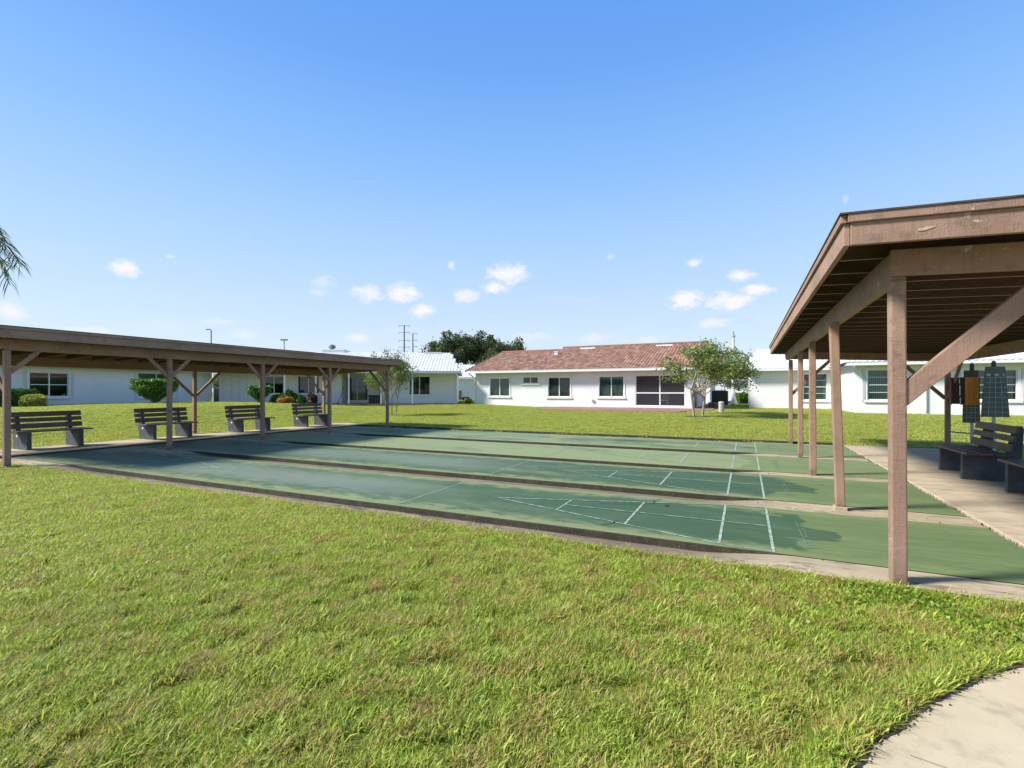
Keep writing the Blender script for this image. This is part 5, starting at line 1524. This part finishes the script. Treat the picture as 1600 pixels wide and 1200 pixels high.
# ------------------------------------------------------------ grass blades
def tuft(name, rad, nbl, hgt, wid, seed, flat=.35):
    r = np.random.default_rng(seed); m = MB(); tn = []
    for k in range(nbl):
        a = r.uniform(0, 6.283); q = rad * math.sqrt(r.random()); b_ = Vector((math.cos(a) * q, math.sin(a) * q, -.01))
        hh_ = hgt * r.uniform(.55, 1.25); an = r.uniform(0, 6.283); ln_ = abs(r.normal()) * flat + .12
        d = Vector((math.cos(an) * ln_, math.sin(an) * ln_, 1)).normalized(); wv = Vector((-math.sin(an + r.uniform(-.8, .8)), math.cos(an), 0)).normalized() * wid / 2 * r.uniform(.7, 1.2)
        p1 = b_ + d * hh_ * .55; d2 = (d + Vector((math.cos(an), math.sin(an), -.35)) * r.uniform(.3, .9)).normalized(); p2 = p1 + d2 * hh_ * .5
        i = len(m.v); m.v += [tuple(b_ - wv * .8), tuple(b_ + wv * .8), tuple(p1 + wv), tuple(p1 - wv), tuple(p2)]
        m.f += [(i, i + 1, i + 2, i + 3), (i + 3, i + 2, i + 4)]; t_ = r.random(); tn += [t_, t_]
    me = bpy.data.meshes.new(name); me.from_pydata(m.v, [], m.f); me.materials.append(GRASS)
    at = me.attributes.new('tone', 'FLOAT', 'FACE'); at.data.foreach_set('value', tn)
    return bpy.data.objects.new(name, me)
def scatter(name, pts, scl, objs, label, seed=0):
    me = bpy.data.meshes.new(name); n_ = len(pts)
    me.vertices.add(n_); me.vertices.foreach_set('co', np.asarray(pts, np.float32).ravel())
    at = me.attributes.new('scl', 'FLOAT', 'POINT'); at.data.foreach_set('value', np.asarray(scl, np.float32))
    o = link(name, me); me.materials.append(GRASS)
    tag(o, label, kind='stuff')
    c = bpy.data.collections.new(name + '_sources')
    for q in objs: c.objects.link(q)
    ng = bpy.data.node_groups.new(name + '_nodes', 'GeometryNodeTree')
    ng.interface.new_socket('Geometry', in_out='INPUT', socket_type='NodeSocketGeometry')
    ng.interface.new_socket('Geometry', in_out='OUTPUT', socket_type='NodeSocketGeometry')
    N = ng.nodes; Lk = ng.links
    gi = N.new('NodeGroupInput'); go = N.new('NodeGroupOutput')
    iop = N.new('GeometryNodeInstanceOnPoints'); ci = N.new('GeometryNodeCollectionInfo')
    ci.inputs['Collection'].default_value = c; ci.inputs['Separate Children'].default_value = True; ci.inputs['Reset Children'].default_value = True
    iop.inputs['Pick Instance'].default_value = True
    rv = N.new('FunctionNodeRandomValue'); rv.data_type = 'FLOAT_VECTOR'
    rv.inputs[0].default_value = (-.12, -.12, 0); rv.inputs[1].default_value = (.12, .12, 6.283); rv.inputs['Seed'].default_value = seed
    e2r = N.new('FunctionNodeEulerToRotation')
    na = N.new('GeometryNodeInputNamedAttribute'); na.data_type = 'FLOAT'; na.inputs[0].default_value = 'scl'
    Lk.new(gi.outputs[0], iop.inputs['Points']); Lk.new(ci.outputs[0], iop.inputs['Instance'])
    Lk.new(rv.outputs[0], e2r.inputs[0]); Lk.new(e2r.outputs[0], iop.inputs['Rotation']); Lk.new(na.outputs[0], iop.inputs['Scale'])
    Lk.new(iop.outputs[0], go.inputs[0])
    md = o.modifiers.new('scatter', 'NODES'); md.node_group = ng
    return o
WP = [(x, y) for x, y in walk]
def in_poly(x, y, P):
    c = False; j = len(P) - 1
    for i in range(len(P)):
        if (P[i][1] > y) != (P[j][1] > y) and x < (P[j][0] - P[i][0]) * (y - P[i][1]) / (P[j][1] - P[i][1]) + P[i][0]: c = not c
        j = i
    return c
patio_poly = []
ppt = [(E_house.X(887) - .65, 0), (E_house.X(887) - .65, -4.45), (E_xe - .3, -4.45), (E_xe + .2, -3.05), (E_xe + 1.35, -1.65), (E_xe + 1.35, 12), (0, 12), (0, 0)]
for a, b_ in ppt:
    c, s_ = math.cos(TH), math.sin(TH); patio_poly.append((E_house.p1[0] + a * c - b_ * s_, E_house.p1[1] + a * s_ + b_ * c))
def house_poly(hh, x0, x1, y0, y1):
    c, s_ = math.cos(hh.ang), math.sin(hh.ang)
    return [(hh.p1[0] + a * c - b_ * s_, hh.p1[1] + a * s_ + b_ * c) for a, b_ in ((x0, y0), (x1, y0), (x1, y1), (x0, y1))]
POLYS = [WP, patio_poly, house_poly(M_house, 0, 20, -.1, 11), house_poly(L_house, 0, 20, -.05, 10), house_poly(R_house, 0, 8, -.05, 11), house_poly(R_house, lx, lx + 20, ly - .05, 6), house_poly(M_house, M_house.X(534) - 1.6, 20, -1.8, 0)]
def sample(n_, d0, d1, amax=58):
    out = []
    while len(out) < n_:
        a = math.radians(random.uniform(-amax, amax)); d = math.sqrt(random.uniform(d0 * d0, d1 * d1))
        x, y = math.sin(a) * d, math.cos(a) * d
        X, Y = LOC(x, y)
        if in_rects(X, Y, .015): continue
        if any(in_poly(x, y, P) for P in POLYS): continue
        out.append((x, y, terr(X, Y)))
    return out
random.seed(77)
t1 = [tuft('grass_tuft', .050, 30, .056, .0050, 100 + i) for i in range(6)] 
t1 += [tuft('grass_tuft', .05, 14, .080, .0062, 120 + i, .5) for i in range(2)]
t2 = [tuft('grass_clump', .12, 70, .060, .0085, 200 + i) for i in range(5)]
t3 = [tuft('grass_patch', .30, 150, .052, .016, 300 + i) for i in range(4)]
from mathutils import noise as mn
def clump(ps, f=5.0, drop=.8):
    o_ = []; sc_ = []
    for p in ps:
        v = mn.noise(Vector((p[0] * f, p[1] * f, 0))) + .5 * mn.noise(Vector((p[0] * f * 2.3, p[1] * f * 2.3, 5)))
        if v < -.22 and random.random() < drop: continue
        o_.append(p); sc_.append(random.uniform(.75, 1.1) * (1 + .45 * max(-.6, min(.8, v))))
    return o_, sc_
pts, scs = clump(sample(30000, .9, 5.2, 62)); scatter('near_grass', pts, scs, t1, 'thick green and browned grass of the foreground lawn', 1)
pts, scs = clump(sample(16000, 5.0, 13.5), 2.6, .5); scatter('mid_grass', pts, scs, t2, 'lawn grass in the middle distance around the courts', 2)
pts = sample(15000, 13, 46, 56); scatter('far_grass', pts, [random.uniform(.7, 1.0) for _ in pts], t3, 'mown lawn grass in front of the houses', 3)
# taller fringe hanging over the edges of the lawn
ed = []
for _ in range(2600):
    X = random.uniform(-16, 2.4); ed.append((*W(X, 4.67 - abs(random.gauss(0, .04)))[:2], -.04))
for _ in range(900):
    k = random.randint(3, 13); a = Vector((*walk[k], 0)); b_ = Vector((*walk[k + 1], 0)); p = a.lerp(b_, random.random()); d = (b_ - a).normalized(); p += Vector((-d.y, d.x, 0)) * (.035 + abs(random.gauss(0.02, .03))); ed.append((p.x, p.y, 0))
for _ in range(1500):
    ed.append((*W(random.uniform(-15, 2.4), 16.06 + abs(random.gauss(0, .04)))[:2], .0))
for _ in range(900):
    ed.append((*W(-16.42 - abs(random.gauss(0, .04)), random.uniform(4, 16.6))[:2], .02))
scatter('edge_grass', ed, [random.uniform(.8, 1.35) for _ in ed], t1, 'longer grass fringe along the concrete edges', 4)

# broad-leaved weeds in the lawn beside the near post
P = []
while len(P) < 2600:
    X = random.gauss(2.0, .9); Y = 4.62 - abs(random.gauss(0, .42))
    p = W(X, Y)
    if in_poly(p.x, p.y, WP) or Y < 3.2: continue
    if math.sin(X * 5.1) * math.cos(Y * 6.3) + random.random() < .35: continue
    P.append((p.x, p.y, terr(X, Y) + .025 + random.random() * .03))
CLOVER = leaf_mat('broad_weed_leaves', (0.09, 0.16, 0.012), (0.25, 0.36, 0.035), None, 0, 0.3, 0.4, 3)
o = leaf_mesh('broadleaf_weeds', P, .025, CLOVER, None, asp=1.0, up=.4)
tag(o, 'bright broad-leaved weeds in the lawn beside the near post', kind='stuff')

# small dry leaves and grit blown onto the concrete
P = []
for q in range(420):
    X = random.uniform(-14.8, 4.4)
    if random.random() < .6:
        a_, b_ = GUT[random.choice([0, 0, 1, 1, 2, 3])]
        Y = random.uniform(a_ + .02, b_ - .02); p = W(X, Y)
        if X > 2.3: continue
        z_ = max(gz(X), -.035) if a_ < 5 else gz(X)
        P.append((p.x, p.y, z_ + .006))
    elif X > 2.45:
        p = W(X, random.uniform(4, 15.5)); P.append((p.x, p.y, .026))
    else:
        p = W(min(X, 2.3), random.uniform(5.2, 15.6)); P.append((p.x, p.y, .012))
for q in range(26):
    x, y = random.uniform(1.6, 4.5), random.uniform(.8, 2.6)
    if in_poly(x - .1, y + .1, WP): P.append((x, y, .018))
LIT = plain('dry_leaf_brown', (0.13, 0.075, 0.035), 0.8, 0.3, 9)
o = leaf_mesh('leaf_litter', P, .022, LIT, None, asp=.7, up=.85)
tag(o, 'scattered small dry leaves on the lanes, gutters and pad', kind='stuff')
# saw-cut joints across the pads
m = MB()
for Y in (6.4, 9.4, 12.4, 15.4): m.quad((2.42, Y, .0235), (4.55, Y, .0235), (4.55, Y + .012, .0235), (2.42, Y + .012, .0235))
for Y in (7.6, 10.3, 13.0): m.quad((-16.38, Y, .0535), (-14.93, Y, .0535), (-14.93, Y + .012, .0535), (-16.38, Y + .012, .0535))
tag(m.build('pad_joint', SOIL, rot=(0, 0, TH)), 'thin dark joints across the bench pads', kind='structure')
